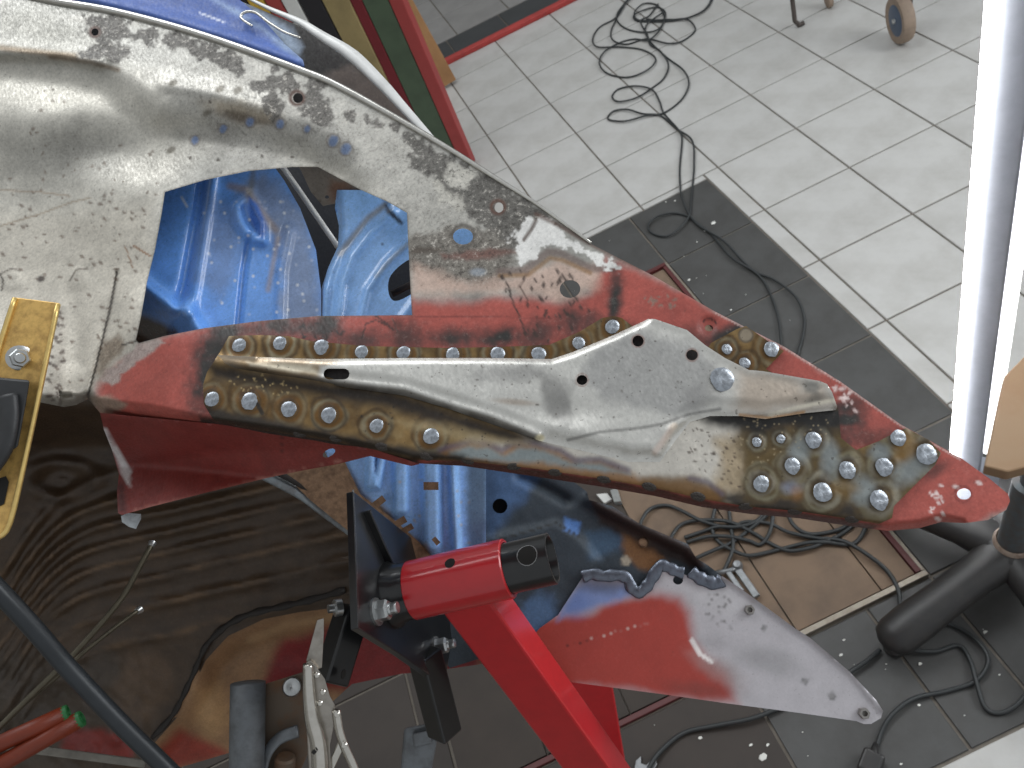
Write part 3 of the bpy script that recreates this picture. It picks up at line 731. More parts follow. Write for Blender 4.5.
    p.stroke([(262, 413), (258, 405), (255, 402)], 2.2, (24, 22, 20), .2, .9)
    p.blob(746, 335, 7, 7, 0, (142, 132, 116), .5, .9, .2); p.ring(746, 335, 7, 2, (70, 62, 54), .3, .8)
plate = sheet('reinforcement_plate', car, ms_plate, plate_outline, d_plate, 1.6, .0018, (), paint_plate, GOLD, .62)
plate['label'] = 'heat tinted steel doubler plate covered in plug welds'

# plug welds
m_weld = mat('weld_nugget', (172, 178, 186), .36, .85, noise=.9, scale=1.6, tint=(92, 92, 94), bump=.25, bscale=1.8)
m_weldold = mat('burnt_weld', (78, 72, 68), .5, .4, noise=.5, scale=3, bump=.6, bscale=3)
weld_meshes = {}
def weld_mesh(mt, var):
    if (mt.name, var) in weld_meshes: return weld_meshes[(mt.name, var)]
    rnd = random.Random(var*7+1); V = [(0, 0, .03)]; n = 16; Fc = []
    for r, h in ((.34, .06), (.72, .095), (1.0, -.06)):
        for k in range(n):
            a = 2*math.pi*k/n; q = r*(1+rnd.uniform(-.05, .05))
            V.append((q*math.cos(a), q*math.sin(a), h*(1+rnd.uniform(-.35, .3)) if h > 0 else h))
    for k in range(n): Fc.append((0, 1+k, 1+(k+1) % n))
    for t in range(2):
        for k in range(n): Fc.append((1+t*n+k, 1+(t+1)*n+k, 1+(t+1)*n+(k+1) % n, 1+t*n+(k+1) % n))
    me = bpy.data.meshes.new('plug_weld'); me.from_pydata(V, [], Fc); me.polygons.foreach_set('use_smooth', [True]*len(me.polygons)); me.materials.append(mt)
    weld_meshes[(mt.name, var)] = me; return me
def weld(parent, x, y, r, mt, var, depth, squash=1.):
    q = np.array([[x, y]], float); d = float(depth(q)[0])-.0007; P = W(x, y, d)
    o = bpy.data.objects.new('plug_weld', weld_mesh(mt, var)); COL.objects.link(o); o.parent = parent
    off = Vector((0, 0, 0)); p = parent
    while p is not None: off += p.location; p = p.parent
    s = .9*r*d/FPX; pa, pb_, pc2, pd2 = (W(x+a_, y+b_, float(depth(np.array([[x+a_, y+b_]]))[0])) for a_, b_ in ((5, 0), (-5, 0), (0, 5), (0, -5)))
    nz = unit(np.cross(pa-pb_, pc2-pd2)); nz = nz*np.sign(nz @ NRM_A); nz = unit(nz*.7+NRM_A*.3)
    X, Y, Z = frame(RCW @ np.array([1., .1*var, 0]), nz)
    Mt = Matrix(((X[0]*s, Y[0]*s*squash, Z[0]*s, P[0]-off[0]), (X[1]*s, Y[1]*s*squash, Z[1]*s, P[1]-off[1]), (X[2]*s, Y[2]*s*squash, Z[2]*s, P[2]-off[2]), (0, 0, 0, 1)))
    o.matrix_local = Mt
    return o
for k, (x, y, r) in enumerate(PW): weld(plate, x, y, r, m_weld, k % 5, d_plate)
for k, (x, y, r) in enumerate(EW): weld(plate, x, y, r, m_weldold, k % 5, lambda q: wing_depth(q)-.0022, .66)

# bare pressed bracket standing proud of the plate
press_top = [(215, 359), (218, 355), (259, 357), (317, 359), (405, 358), (493, 358), (552, 359), (573, 352), (614, 335), (648, 319), (655, 319), (687, 330), (705, 345), (725, 358), (749, 370), (762, 371), (820, 381), (827, 384), (832, 392), (837, 406)]
press_low = [(836, 410), (806, 413), (765, 419), (740, 416), (710, 416), (690, 422), (676, 440), (660, 462), (628, 462), (600, 455), (540, 441), (494, 425), (449, 409), (405, 396), (358, 389), (300, 381), (250, 374), (216, 366)]
ridge = [(214, 361), (260, 368), (318, 378), (358, 384), (405, 389), (449, 404), (493, 417), (538, 435)]
tail = [(660, 452), (667, 432), (690, 416), (715, 411), (765, 413), (836, 405)]
def d_press(q):
    e = dist_line(q, press_low)
    h = .0085*sstep(0, 20, e)
    h = h + .0045*np.exp(-dist_line(q, ridge)**2/22.) + .0025*np.exp(-dist_line(q, tail)**2/28.)
    h = h - .004*np.exp(-(((q[:, 0]-560)/40)**2+((q[:, 1]-412)/14)**2))
    t = dist_line(q, press_top[2:10]); h = h - .004*np.clip(1-t/7., 0, 1)**2
    t = dist_line(q, press_top[9:]); h = h + .0015*np.exp(-(t/4.)**2)
    h = h*sstep(205, 240, q[:, 0])
    # the straight channel on the left
    return wing_depth(q)-.003-h + .0003*fbm(q, 20, 8)
def paint_press(p):
    p.poly([(210, 350), (262, 356), (330, 362), (350, 384), (300, 384), (212, 368)], (150, 116, 64), .75, 12, 6, 20, .85)
    p.poly([(247, 362), (310, 365), (320, 374), (300, 373), (250, 367)], (238, 228, 206), .7, 3, 2, 10, .9)
    p.poly([(320, 366), (358, 366), (360, 385), (330, 384), (318, 376)], (226, 224, 218), .75, 2, 1, 10, .8)
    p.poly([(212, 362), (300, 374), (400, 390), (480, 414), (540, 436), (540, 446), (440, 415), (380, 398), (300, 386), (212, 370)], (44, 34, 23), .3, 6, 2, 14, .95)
    p.poly([(595, 352), (640, 330), (690, 345), (715, 365), (700, 412), (640, 415), (600, 395), (585, 378)], (172, 171, 169), .8, 8, 10, 22, .8)
    p.poly([(540, 375), (575, 385), (570, 425), (550, 420)], (128, 126, 124), .75, 6, 8, 16, .65)
    p.blob(510, 374, 34, 8, -4, (150, 148, 146), .75, .6, .6, .5, 12); p.blob(515, 402, 20, 3, 5, (158, 134, 112), .7, .5, .6)
    p.poly([(740, 372), (824, 382), (836, 406), (770, 416), (738, 408)], (188, 168, 148), .7, 14, 8, 14, .7)
    p.blob(812, 388, 9, 6, 20, (110, 112, 110), .7, .7, .6, .4, 6); p.blob(815, 400, 10, 5, -20, (104, 104, 100), .7, .6, .6)
    p.blob(700, 396, 18, 10, 0, (160, 158, 156), .85, .6, .6, .4, 10)
    p.stroke([(770, 415), (800, 407), (834, 400)], 2.0, (240, 232, 214), .7, .9, .7); p.stroke([(740, 415), (770, 418), (804, 412)], 1.6, (196, 140, 72), .6, .7, .7)
    p.stroke([(700, 340), (716, 352), (748, 368), (800, 377)], 2.2, (214, 210, 204), .8, .8, .7)
    p.stroke([(655, 452), (664, 440), (672, 428)], 3.2, (232, 212, 200), .6, .7, .7); p.blob(674, 426, 4, 3, -40, (236, 222, 206), .6, .9)
    p.stroke([(568, 440), (600, 432), (640, 428), (662, 424), (690, 414), (720, 409)], 1.5, (120, 118, 116), .7, .7, .8)
    p.blob(540, 438, 4.5, 3.5, 0, (246, 236, 200), .6, .9)
    for x, y, r in ((638, 341, 6), (692, 355, 6), (582, 380, 6)): p.ring(x, y, r, 1.6, (120, 72, 58), .4, .7)
    p.stroke([(323, 376), (323, 369), (330, 366), (347, 366)], 1.4, (232, 232, 228), .7, .8)
    p.speckle([(420, 362), (540, 362), (600, 350), (700, 350), (720, 400), (560, 430), (430, 390)], 40, .5, 1.0, (70, 58, 50), .3, 31, .8, 1.3)
press = sheet('pressed_bracket', car, ms_plate, press_top+press_low, d_press, 1.8, .0018,
    [capsule(329, 374, 344, 374, 5.4), ellipse(638, 341, 5.6, 5.6), ellipse(692, 355, 5.8, 5.4), ellipse(582, 380, 5.4, 5)], paint_press, (220, 218, 212), .8)
press['label'] = 'brushed bare steel bracket with a slot and three holes'
o = weld(press, 723, 379, 14, m_weld, 2, lambda q: d_press(q)-.0005)
o.name = 'weld_blob'
m_void = mat('box_section_inside', (26, 22, 20), .9)
sheet('press_dark_backing', car, ms_dirty, [(318, 366), (400, 366), (556, 368), (645, 330), (702, 354), (712, 372), (690, 396), (560, 402), (400, 378), (318, 380)], lambda q: wing_depth(q)-.0046, 10, .0008, (), None, (30, 24, 24), .0)  # dark sheet added inside the pressing so slot and holes look black

# blue inner panels seen through the opening
def d_blue1(q):
    d = PLA(q[:, 0], q[:, 1])+.060
    d = d+.008*np.exp(-dist_line(q, [(207, 150), (197, 215), (185, 280), (179, 304)])**2/22.)
    d = d-.006*np.exp(-dist_line(q, [(217, 150), (208, 215), (197, 285), (192, 312)])**2/30.)
    d = d+.006*np.exp(-dist_line(q, [(250, 236), (244, 270), (238, 330)])**2/10.)
    d = d-.010*np.exp(-dist_line(q, [(236, 206), (240, 222), (250, 236), (262, 240), (262, 222), (248, 196)], True)**2/40.)
    d = d-.014*np.exp(-dist_line(q, [(130, 272), (150, 290), (172, 306), (184, 308), (200, 330)])**2/60.)+.03*sstep(0, 40, (q[:, 1]-300)*.8+(150-q[:, 0])*.4)*sstep(200, 160, q[:, 0])
    d = d-.006*np.exp(-dist_line(q, [(290, 232), (282, 270), (280, 330)])**2/40.)
    return d
def paint_blue1(p):
    p.poly([(240, 190), (262, 165), (300, 210), (318, 260), (322, 330), (276, 330), (282, 250), (262, 230)], (140, 140, 142), 0, 9, 8, 16, .6)
    p.poly([(205, 190), (235, 210), (240, 260), (222, 300), (196, 280)], (118, 132, 164), 0, 10, 6, 20, .5)
    p.stroke([(230, 186), (246, 190), (264, 215), (276, 230)], 3.5, (158, 134, 108), 0, .6, .8)
    p.stroke([(254, 164), (250, 196)], 3, (112, 108, 96), 0, .6, .7); p.stroke([(278, 238), (270, 280), (268, 290)], 2.4, (164, 140, 112), 0, .6, .9)
    p.poly([(248, 196), (258, 204), (268, 228), (262, 240), (250, 222)], (66, 108, 186), 0, 2)
    p.poly([(130, 310), (150, 318), (176, 332), (160, 345), (130, 345)], (66, 46, 34), 0, 4, 3, 8)
    p.speckle([(200, 190), (330, 200), (325, 320), (215, 320)], 80, .5, 1.0, (226, 230, 236), 0, 41, .9, 1.2)
    p.stroke([(182, 196), (187, 208)], 1, (214, 222, 230), 0, .8)
sheet('blue_arch_panel', car, ms_blue, [(118, 150), (262, 150), (284, 180), (300, 208), (316, 250), (321, 290), (321, 340), (118, 372)], d_blue1, 2.6, .0015, (), paint_blue1, (108, 162, 236), 0)
def d_blue2(q):
    d = PLA(q[:, 0], q[:, 1])+.055
    a1 = [(385, 205), (362, 226), (344, 250), (334, 278), (328, 330)]
    a2 = [(410, 240), (386, 264), (368, 290), (358, 330)]
    d = d+.004*np.exp(-dist_line(q, a1)**2/12.)-.005*np.exp(-dist_line(q, [(x+9, y+6) for x, y in a1])**2/20.)
    d = d-.005*np.exp(-dist_line(q, a2)**2/16.)-.003*np.exp(-dist_line(q, [(415, 300), (402, 318), (396, 330)])**2/16.)
    e = dist_line(q, [(334, 190), (339, 226), (338, 246), (328, 268), (321, 290), (320, 330)]); d = d+.012*np.clip(1-e/8, 0, 1)**2
    return d
def paint_blue2(p):
    p.stroke([(384, 206), (368, 218), (352, 238), (340, 254)], 3.0, (150, 140, 120), 0, .7, .8)
    p.stroke([(408, 244), (392, 258), (376, 276)], 2.2, (140, 142, 140), 0, .6, .8)
    p.poly([(385, 204), (403, 222), (402, 226), (386, 212)], (44, 50, 62), 0, 1.5)
    p.blob(382, 244, 1.2, 1, 0, (50, 60, 80), 0, .9)
sheet('blue_inner_panel', car, ms_blue, [(336, 190), (420, 190), (486, 215), (486, 330), (320, 332), (321, 290), (328, 268), (338, 246), (339, 226), (335, 208)], d_blue2, 2.6, .0015,
      [catmull([(388, 286), (391, 275), (402, 264), (414, 258), (424, 262), (424, 284), (408, 296), (396, 301), (390, 297)], 3, True)], paint_blue2, (140, 186, 242), 0)
sheet('gap_dark_backing', car, ms_dirty, [(240, 150), (380, 165), (430, 205), (480, 250), (480, 338), (255, 338)], lambda q: PLA(q[:, 0], q[:, 1])+.18, 12, .002, (), None, (24, 27, 36), .0)  # dark panel added behind the blue panels, standing in for darkness in the gap
wa = W(np.array([280, 338]), np.array([163, 247]), np.array([PLA(280, 163)+.09, PLA(338, 247)+.09]))
tube('white_seal_strip', car, m_whiteedge, np.linspace(wa[0], wa[1], 4), .0026, 8)
def paint_tab(p):
    p.poly([(330, 178), (361, 190), (350, 196), (332, 200)], (122, 84, 62), .2, 5, 4, 10, .8)
sheet('corner_tab', car, ms_dirty, [(296, 160), (322, 160), (362, 191), (338, 203), (323, 206), (311, 192)], lambda q: PLA(q[:, 0], q[:, 1])+.045+.0006*(q[:, 1]-165), 3, .002, [ellipse(327, 197, 2.2, 1.8, 0, 8)], paint_tab, (126, 118, 108), .3)
dk = W(np.array([392., 424.]), np.array([294., 278.]), np.array([PLA(392, 294)+.11, PLA(424, 278)+.11]))
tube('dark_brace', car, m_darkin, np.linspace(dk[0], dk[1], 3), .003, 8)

# brown underbody pan with its swages
PAN_C = catmull([(-140, 760), (-60, 702), (0, 645), (29, 602), (59, 569), (95, 549), (176, 530), (293, 503), (400, 480)], 10)

def d_pan(q):
    x, y = XY(q[:, 0], q[:, 1]); base = 1/(1.16+.06*x-.10*y)
    base = base-.16*sstep(80, -120, q[:, 0])*sstep(640, 420, q[:, 1])-.10*sstep(450, 400, q[:, 1])
    c1 = np.interp(q[:, 0], PAN_C[:, 0], PAN_C[:, 1])
    s = (q[:, 1]-c1)
    amp = .0080*(.65+.6*fbm(q*np.array([.35, 1.]), 30, 12))*sstep(-105, -60, s)*sstep(135, 95, s)*sstep(-60, 30, q[:, 0])
    ph = s/25.+.30*np.sin(s/29.)
    r = np.abs(np.sin(ph*math.pi/1.0))
    wob = fbm(q, 34, 6)
    d = base-amp*(1-r)**.9*1.5-.002*wob
    # swirl pressing on the left and the crumpled lower corner
    e = np.hypot((q[:, 0]-62)/46, (q[:, 1]-480)/24); d = d+.004*np.sin(np.clip(e, 0, 2)*6.3)*sstep(1.6, .6, e)
    low = sstep(620, 690, q[:, 1])*sstep(190, 120, q[:, 0]); d = d+low*.012*fbm(q, 26, 9)
    return d
def paint_pan(p):
    q = p.q
    c1 = np.interp(q[:, 0], PAN_C[:, 0], PAN_C[:, 1]); s = q[:, 1]-c1
    r = np.abs(np.sin((s/25.+.30*np.sin(s/29.))*math.pi))
    p.mix(.42*sstep(.55, .0, r)*sstep(-105, -60, s)*sstep(135, 95, s)*sstep(-.3, .4, fbm(q*np.array([.25, 1]), 9, 3)), (128, 98, 66), .1)
    p.mix(.5*sstep(.1, .6, fbm(q*np.array([.3, 1]), 10, 8)), (50, 38, 28), .1)
    p.poly([(-150, 640), (120, 660), (150, 700), (110, 768), (-150, 800)], (66, 58, 50), .1, 20, 14, 30, .7)
    p.poly([(130, 650), (165, 655), (172, 700), (130, 730), (110, 690)], (96, 74, 54), .1, 10, 8, 20, .6)
    p.poly([(66, 730), (100, 728), (140, 745), (130, 760), (60, 752)], (124, 36, 30), 0, 5, 3, 12, .9)
sheet('floor_pan', car, sheet_mat('waxed_underbody', .38, .4, .1, .25, mott=1.3, grain=.08), [(-140, 350), (60, 365), (125, 380), (200, 418), (280, 440), (310, 478), (350, 500), (400, 540), (430, 600), (352, 606), (300, 612), (264, 619), (228, 636), (206, 660), (180, 714), (150, 748), (120, 800), (-140, 820)],
      d_pan, 3.2, .002, (), paint_pan, (68, 52, 37), .1)
# black sealer bead along the pan's edge
sb = catmull([(345, 590), (310, 600), (280, 607), (250, 614), (226, 626), (206, 646), (196, 668), (184, 694), (172, 716), (152, 738)], 4)
m_seal = mat('black_sealer', (34, 28, 24), .6, noise=.5, scale=80, bump=.5, bscale=120)
tube('sealer_bead', car, m_seal, W(sb[:, 0], sb[:, 1], d_pan(sb)-.004), .0045+.0012*np.sin(np.arange(len(sb))*1.9), 8, flat=.6)
# tan footwell tub below it
def d_tub(q):
    x, y = XY(q[:, 0], q[:, 1]); base = 1/(1.14+.06*x-.06*y)
    e = dist_line(q, [(152, 742), (176, 713), (202, 657), (226, 634), (264, 618), (300, 610), (350, 602), (400, 604)])
    d = base+.035*sstep(0, 26, e)
    d = d-.022*np.exp(-(((q[:, 0]-205)/22)**2+((q[:, 1]-705)/34)**2))+.03*np.exp(-(((q[:, 0]-310)/50)**2+((q[:, 1]-665)/26)**2))
    return d
def paint_tub(p):
    p.poly([(270, 660), (285, 640), (330, 628), (420, 630), (480, 645), (480, 690), (330, 690), (262, 690)], (124, 34, 34), 0, 7, 4, 18)
    p.poly([(155, 752), (180, 728), (212, 742), (230, 755), (150, 775)], (142, 46, 34), 0, 7, 4, 18, .9)
    p.poly([(196, 690), (222, 680), (232, 720), (212, 740), (196, 720)], (178, 140, 96), .0, 9, 3, 14, .8)
    p.stroke([(250, 640), (290, 624), (340, 616)], 4, (176, 146, 108), 0, .6, .9)
sheet('footwell_tub', car, ms_dirty, [(150, 745), (176, 713), (202, 657), (226, 634), (264, 618), (300, 610), (350, 600), (420, 606), (470, 636), (482, 664), (440, 670), (400, 674), (352, 684), (310, 722), (262, 734), (232, 752), (165, 772)],
      d_tub, 4, .002, (), paint_tub, (142, 108, 76), 0)

# ribbed blue bulkhead with its rusty flange and tabs
RIB = [((371, 445), (371, 485), 5), ((384, 445), (377, 486), 4), ((401, 445), (401, 508), 8), ((431, 445), (432, 544), 10), ((452, 445), (457, 560), 4)]
def d_ribs(q):
    x, y = XY(q[:, 0], q[:, 1]); d = 1/(1.22+.10*x+.05*y)
    for a, b, w in RIB: d = d-.011*sstep(w*1.25, w*.45, dist_line(q, [a, b]))
    return d
def paint_ribs(p):
    p.poly([(330, 455), (345, 462), (362, 498), (380, 505), (404, 530), (424, 545), (434, 560), (410, 560)], (150, 128, 104), 0, 4, 4, 10)
    p.speckle([(350, 462), (470, 465), (470, 560), (440, 560)], 20, .6, 1.1, (190, 180, 170), 0, 51, .8, 1.4)
    p.poly([(466, 445), (486, 445), (486, 570), (468, 570)], (70, 92, 110), 0, 5, 3, 12, .8)
sheet('ribbed_bulkhead', car, ms_blue, [(322, 446), (486, 446), (486, 572), (436, 566), (400, 540), (370, 512), (340, 480)], d_ribs, 2.6, .0015, (), paint_ribs, (150, 196, 252), 0)
m_rust = mat('rusty_flange', (146, 116, 90), .85, noise=.8, scale=120, tint=(70, 48, 36), bump=.5, bscale=200)
def dq(f, u, v): return float(f(np.array([[u, v]], float))[0])
fl = [(286, 450), (345, 462), (360, 494), (392, 518), (420, 543), (436, 562), (424, 572), (392, 552), (352, 534), (310, 500), (280, 470)]
prism('rusty_flange', car, m_rust, [W(u, v, dq(d_ribs, u, v)-.006) for u, v in fl], unit(ray(370, 510))*.003)
for (u, v, a, l, w) in ((379, 502, -38, 13, 7), (400, 522, -30, 13, 7), (407, 529, -30, 13, 6), (431, 486, 0, 15, 8), (436, 541, 50, 8, 5)):
    ca, sa = math.cos(math.radians(a)), math.sin(math.radians(a))
    pts = [(u+ca*sx*l/2-sa*sy*w/2, v+sa*sx*l/2+ca*sy*w/2) for sx, sy in ((-1, -1), (1, -1), (1, 1), (-1, 1))]
    prism('seam_tab', car, m_rust, [W(x, y, dq(d_ribs, u, v)-.013-.004*(i in (1, 2))) for i, (x, y) in enumerate(pts)], unit(ray(u, v))*.0016)
m_paleblue = mat('pale_sill_edge', (138, 146, 150), .5, .3, noise=.7, scale=70, tint=(80, 60, 48))
se = catmull([(262, 474), (300, 494), (322, 510), (330, 516), (352, 532)], 5)
tube('sill_edge', car, m_paleblue, W(se[:, 0], se[:, 1], 1/(1.19+.0*se[:, 0])-.01), .0055, 8, flat=.5)
tube('sill_slot', car, m_seal, W(se[:, 0]+9, se[:, 1]-5, 1/(1.19+.0*se[:, 0])-.011), .0038, 8, flat=.5)

# far inner wing: old blue steel with a new primed repair plate
far_outline = [(474, 450), (569, 478), (587, 492), (589, 500), (612, 506), (640, 524), (688, 544), (696, 558), (706, 564), (722, 576), (715, 596), (640, 612), (590, 632), (556, 642), (500, 652), (450, 668), (424, 640), (430, 590), (470, 548), (474, 500)]
def d_far(q):
    d = PLB(q[:, 0], q[:, 1])
    d = d+.03*sstep(500, 455, q[:, 0])
    d = d+.010*np.exp(-dist_line(q, [(520, 476), (545, 488), (566, 500)])**2/26.)
    d = d-.006*sstep(6, -6, sdf(q, [(474, 540), (556, 522), (579, 536), (600, 560), (560, 640), (474, 660)]))
    d = d-.016*np.exp(-dist_line(q, [(590, 500), (640, 526), (688, 548), (704, 566)])**2/40.)
    return d+.0008*fbm(q, 14, 5)
def paint_far(p):
    p.poly([(474, 450), (540, 470), (520, 500), (490, 530), (474, 530)], (72, 104, 148), .1, 10, 12, 24, .7)
    p.poly([(566, 518), (582, 522), (578, 536), (564, 530)], (78, 120, 182), 0, 2, 2, 8)
    p.poly([(585, 530), (620, 530), (625, 548), (590, 560)], (58, 84, 110), 0, 6, 5, 12, .8)
    p.poly([(620, 528), (650, 540), (668, 560), (650, 575), (634, 565), (622, 548)], (128, 86, 46), .1, 4, 4, 10, .9)
    p.poly([(588, 496), (640, 522), (690, 545), (706, 566), (690, 568), (650, 548), (600, 524)], (50, 36, 32), .2, 3, 3, 10, .95)
    p.stroke([(474, 546), (520, 534), (556, 523), (579, 536)], 1, (16, 18, 20), 0, .9)
    p.blob(626, 561, 5, 5, 0, (176, 164, 146), .1, .95, .2); p.blob(643, 543, 5.5, 5, 0, (98, 74, 54), .2, .95, .2)
    p.poly([(520, 600), (556, 592), (560, 640), (524, 640)], (84, 116, 156), 0, 8, 10, 16, .7)
sheet('far_inner_wing', car, ms_dirty, far_outline, d_far, 3, .002, [ellipse(500, 506, 7.5, 7.5)], paint_far, (54, 62, 70), .2)
far_plate = [(520, 650), (540, 628), (558, 615), (582, 578), (600, 578), (624, 580), (634, 590), (642, 590), (652, 580), (660, 568), (672, 570), (684, 574), (698, 582), (716, 582), (722, 576), (740, 588), (796, 629), (809, 637), (850, 672),
    (876, 700), (883, 711), (881, 718), (871, 724), (864, 724), (856, 721), (800, 713), (724, 703), (661, 694), (570, 682), (540, 674), (522, 668)]
def d_fplate(q):
    d = PLB(q[:, 0], q[:, 1])-.011
    e = dist_line(q, [(722, 576), (740, 588), (796, 629), (809, 637), (850, 672), (883, 711)])
    d = d-.004*np.clip(1-e/4, 0, 1)
    d = d+.003*np.exp(-(((q[:, 0]-706)/16)**2+((q[:, 1]-648)/10)**2))
    return d+.0006*fbm(q, 50, 3)
def paint_fplate(p):
    p.poly([(505, 640), (536, 622), (558, 614), (590, 610), (625, 598), (650, 594), (680, 596), (692, 612), (694, 640), (704, 656), (726, 672), (738, 704), (600, 690), (500, 680), (500, 645)], (160, 58, 48), 0, 9, 5, 22)
    p.poly([(584, 578), (626, 582), (640, 592), (620, 600), (580, 612), (556, 622), (562, 606)], (112, 134, 186), .15, 5, 4, 16, .9)
    p.blob(600, 585, 26, 8, 0, (76, 76, 82), .3, .6, .7, .4, 10); p.blob(576, 605, 14, 12, 0, (96, 120, 176), .1, .6, .7)
    p.blob(720, 600, 30, 14, 20, (196, 194, 196), .4, .6, .8); p.blob(716, 668, 26, 10, 30, (150, 130, 128), .2, .6, .8, .4, 14)
    p.blob(700, 690, 30, 8, 5, (120, 60, 54), .1, .6, .8, .3, 12); p.blob(770, 660, 30, 12, 20, (150, 148, 150), .5, .6, .8, .4, 16)
    p.stroke([(692, 640), (700, 654), (712, 662)], 2, (232, 226, 224), .2, .9)
    for k in range(14): p.blob(568+k*6.0, 646-k*1.75, 1.3, 1.0, 0, (206, 176, 168) if k > 3 else (90, 40, 36), .2, .9)
    p.speckle([(700, 590), (740, 600), (730, 630), (704, 620)], 22, .7, 1.4, (120, 116, 116), .4, 61, .8, 1.4)
    p.stroke([(585, 577), (626, 580), (638, 592), (652, 580), (662, 567), (684, 574), (700, 583), (720, 583)], 7, (120, 112, 118), .4, .6, .8)
    for x, y, r in ((805, 681, 3), (832, 696, 3.6), (764, 628, 2.4)): p.blob(x, y, r, r, 0, (140, 138, 138), .5, .8); p.ring(x, y, r, 1.2, (100, 98, 98), .5, .7)
fp = sheet('repair_plate', car, sheet_mat('repair_plate_steel', .5, .34, .25, .05, mott=.4, grain=.05), far_plate, d_fplate, 2.8, .002, [ellipse(678, 580, 5, 4.6)], paint_fplate, (186, 182, 186), .35)
fp['label'] = 'new plate with sprayed red primer and grey bare end on the far side'
m_bead = mat('weld_bead', (112, 118, 130), .34, .75, noise=.5, scale=150, bump=.3, bscale=160)
for pts, r in (([(582, 577), (592, 574), (604, 576), (616, 575), (627, 578), (632, 588), (639, 592), (646, 587), (652, 578), (660, 566), (668, 567), (676, 571), (684, 573)], .0066),
               ([(691, 571), (697, 576), (706, 581), (716, 583), (722, 580)], .0072)):
    b = catmull(pts, 5); tube('weld_bead', car, m_bead, W(b[:, 0], b[:, 1], d_fplate(b)), r*(1+.10*np.sin(np.arange(len(b))*1.1)), 10, flat=.35, up=NRM_A)
m_nut = mat('captive_nut_steel', (150, 146, 142), .4, .7, noise=.4, scale=200)
m_hole = mat('thread_shadow', (26, 24, 22), .9)
for x, y, r in ((749, 610, 5.2), (863, 713, 5.6)):
    d = dq(d_fplate, x, y); s = d/FPX
    nn = lathe('captive_nut', car, m_nut, W(x, y, d), NRM_A, [(r*s, -.001), (r*s, .006), (r*s*.92, .007), (r*s*.52, .007), (r*s*.5, .001), (0, .001)], 6, hexa=True)
lathe('hole_dark_disc', car, m_hole, W(500, 506, dq(d_far, 500, 506)+.012), NRM_A, [(.012, 0), (.011, -.001), (0, -.001)], 16)  # dark disc added behind the hole so it looks black
for x, y, r in ((643, 543, 5),):
    lathe('stud_head', car, m_rust, W(x, y, dq(d_far, x, y)), NRM_A, [(r*.0011, -.001), (r*.0011, .003), (r*.0008, .005), (0, .0052)], 12)

# ------------------------------------------------------------------ gold bracket bolted over the wheel arch
m_gold = mat('gold_passivated_steel', (222, 182, 108), .42, .5, noise=.75, scale=110, tint=(120, 84, 48), bump=.1)
m_goldedge = mat('gold_bright_edge', (226, 196, 124), .35, .6, noise=.4, scale=120, tint=(150, 110, 60))
m_zinc = mat('zinc_steel', (196, 198, 198), .28, .9, noise=.3, scale=150)
m_rubber = mat('black_rubber', (44, 45, 47), .5, noise=.4, scale=60, bump=.2)
dg = lambda u, v: 1/(1.80+.10*XY(u, v)[0]+.35*XY(u, v)[1])-.035
gb = thing('gold_bracket', 'gold coloured steel strap with raised edges bolted over the wheel arch', 'bracket', tuple(W(20, 400, dg(20, 400))))
gpts = [(13, 297), (60, 303), (44, 380), (29, 450), (12, 523), (0, 540), (-18, 556), (-60, 548), (-46, 470), (-20, 420), (-4, 352)]
prism('strap', gb, m_gold, [W(u, v, dg(u, v)) for u, v in gpts], unit(ray(20, 400))*.004, .0006)
for a in ([(58, 304), (42, 380), (27, 450), (10, 523), (-2, 538)], [(15, 298), (-2, 352), (-18, 420)]):
    a = catmull(a, 4); tube('raised_edge', gb, m_goldedge, W(a[:, 0], a[:, 1], dg(a[:, 0], a[:, 1])-.001), .0018, 6)
nA = -unit(ray(20, 358)); bp_ = W(20, 358, dg(20, 358))
lathe('washer', gb, m_zinc, bp_, nA, [(.0088, 0), (.0088, .002), (.008, .0025), (0, .0025)], 20)
lathe('nut', gb, m_zinc, bp_+nA*.002, nA, [(.0068, 0), (.0068, .006), (.0058, .0072), (0, .0072)], 6, hexa=True)
lathe('stud', gb, m_zinc, bp_+nA*.008, nA, [(.0038, 0), (.0038, .005), (.003, .006), (0, .006)], 14)
sp = [(-14, 376), (30, 380), (27, 398), (23, 420), (18, 447), (2, 456), (-30, 470), (-40, 420)]
prism('rubber_strap', gb, m_rubber, [W(u, v, dg(u, v)-.009) for u, v in sp], unit(ray(10, 420))*.008, .0016)
hs = catmull([(8, 396), (9, 420), (2, 450), (-20, 480)], 5)
tube('rubber_rib', gb, m_rubber, W(hs[:, 0], hs[:, 1], dg(hs[:, 0], hs[:, 1])-.010), .0075, 10, flat=.6)
prism('slot_plate', gb, m_hole, [W(u, v, dg(u, v)-.0006) for u, v in ((-6, 480), (6, 476), (9, 482), (4, 504), (-4, 508), (-10, 500))], unit(ray(0, 490))*.001)

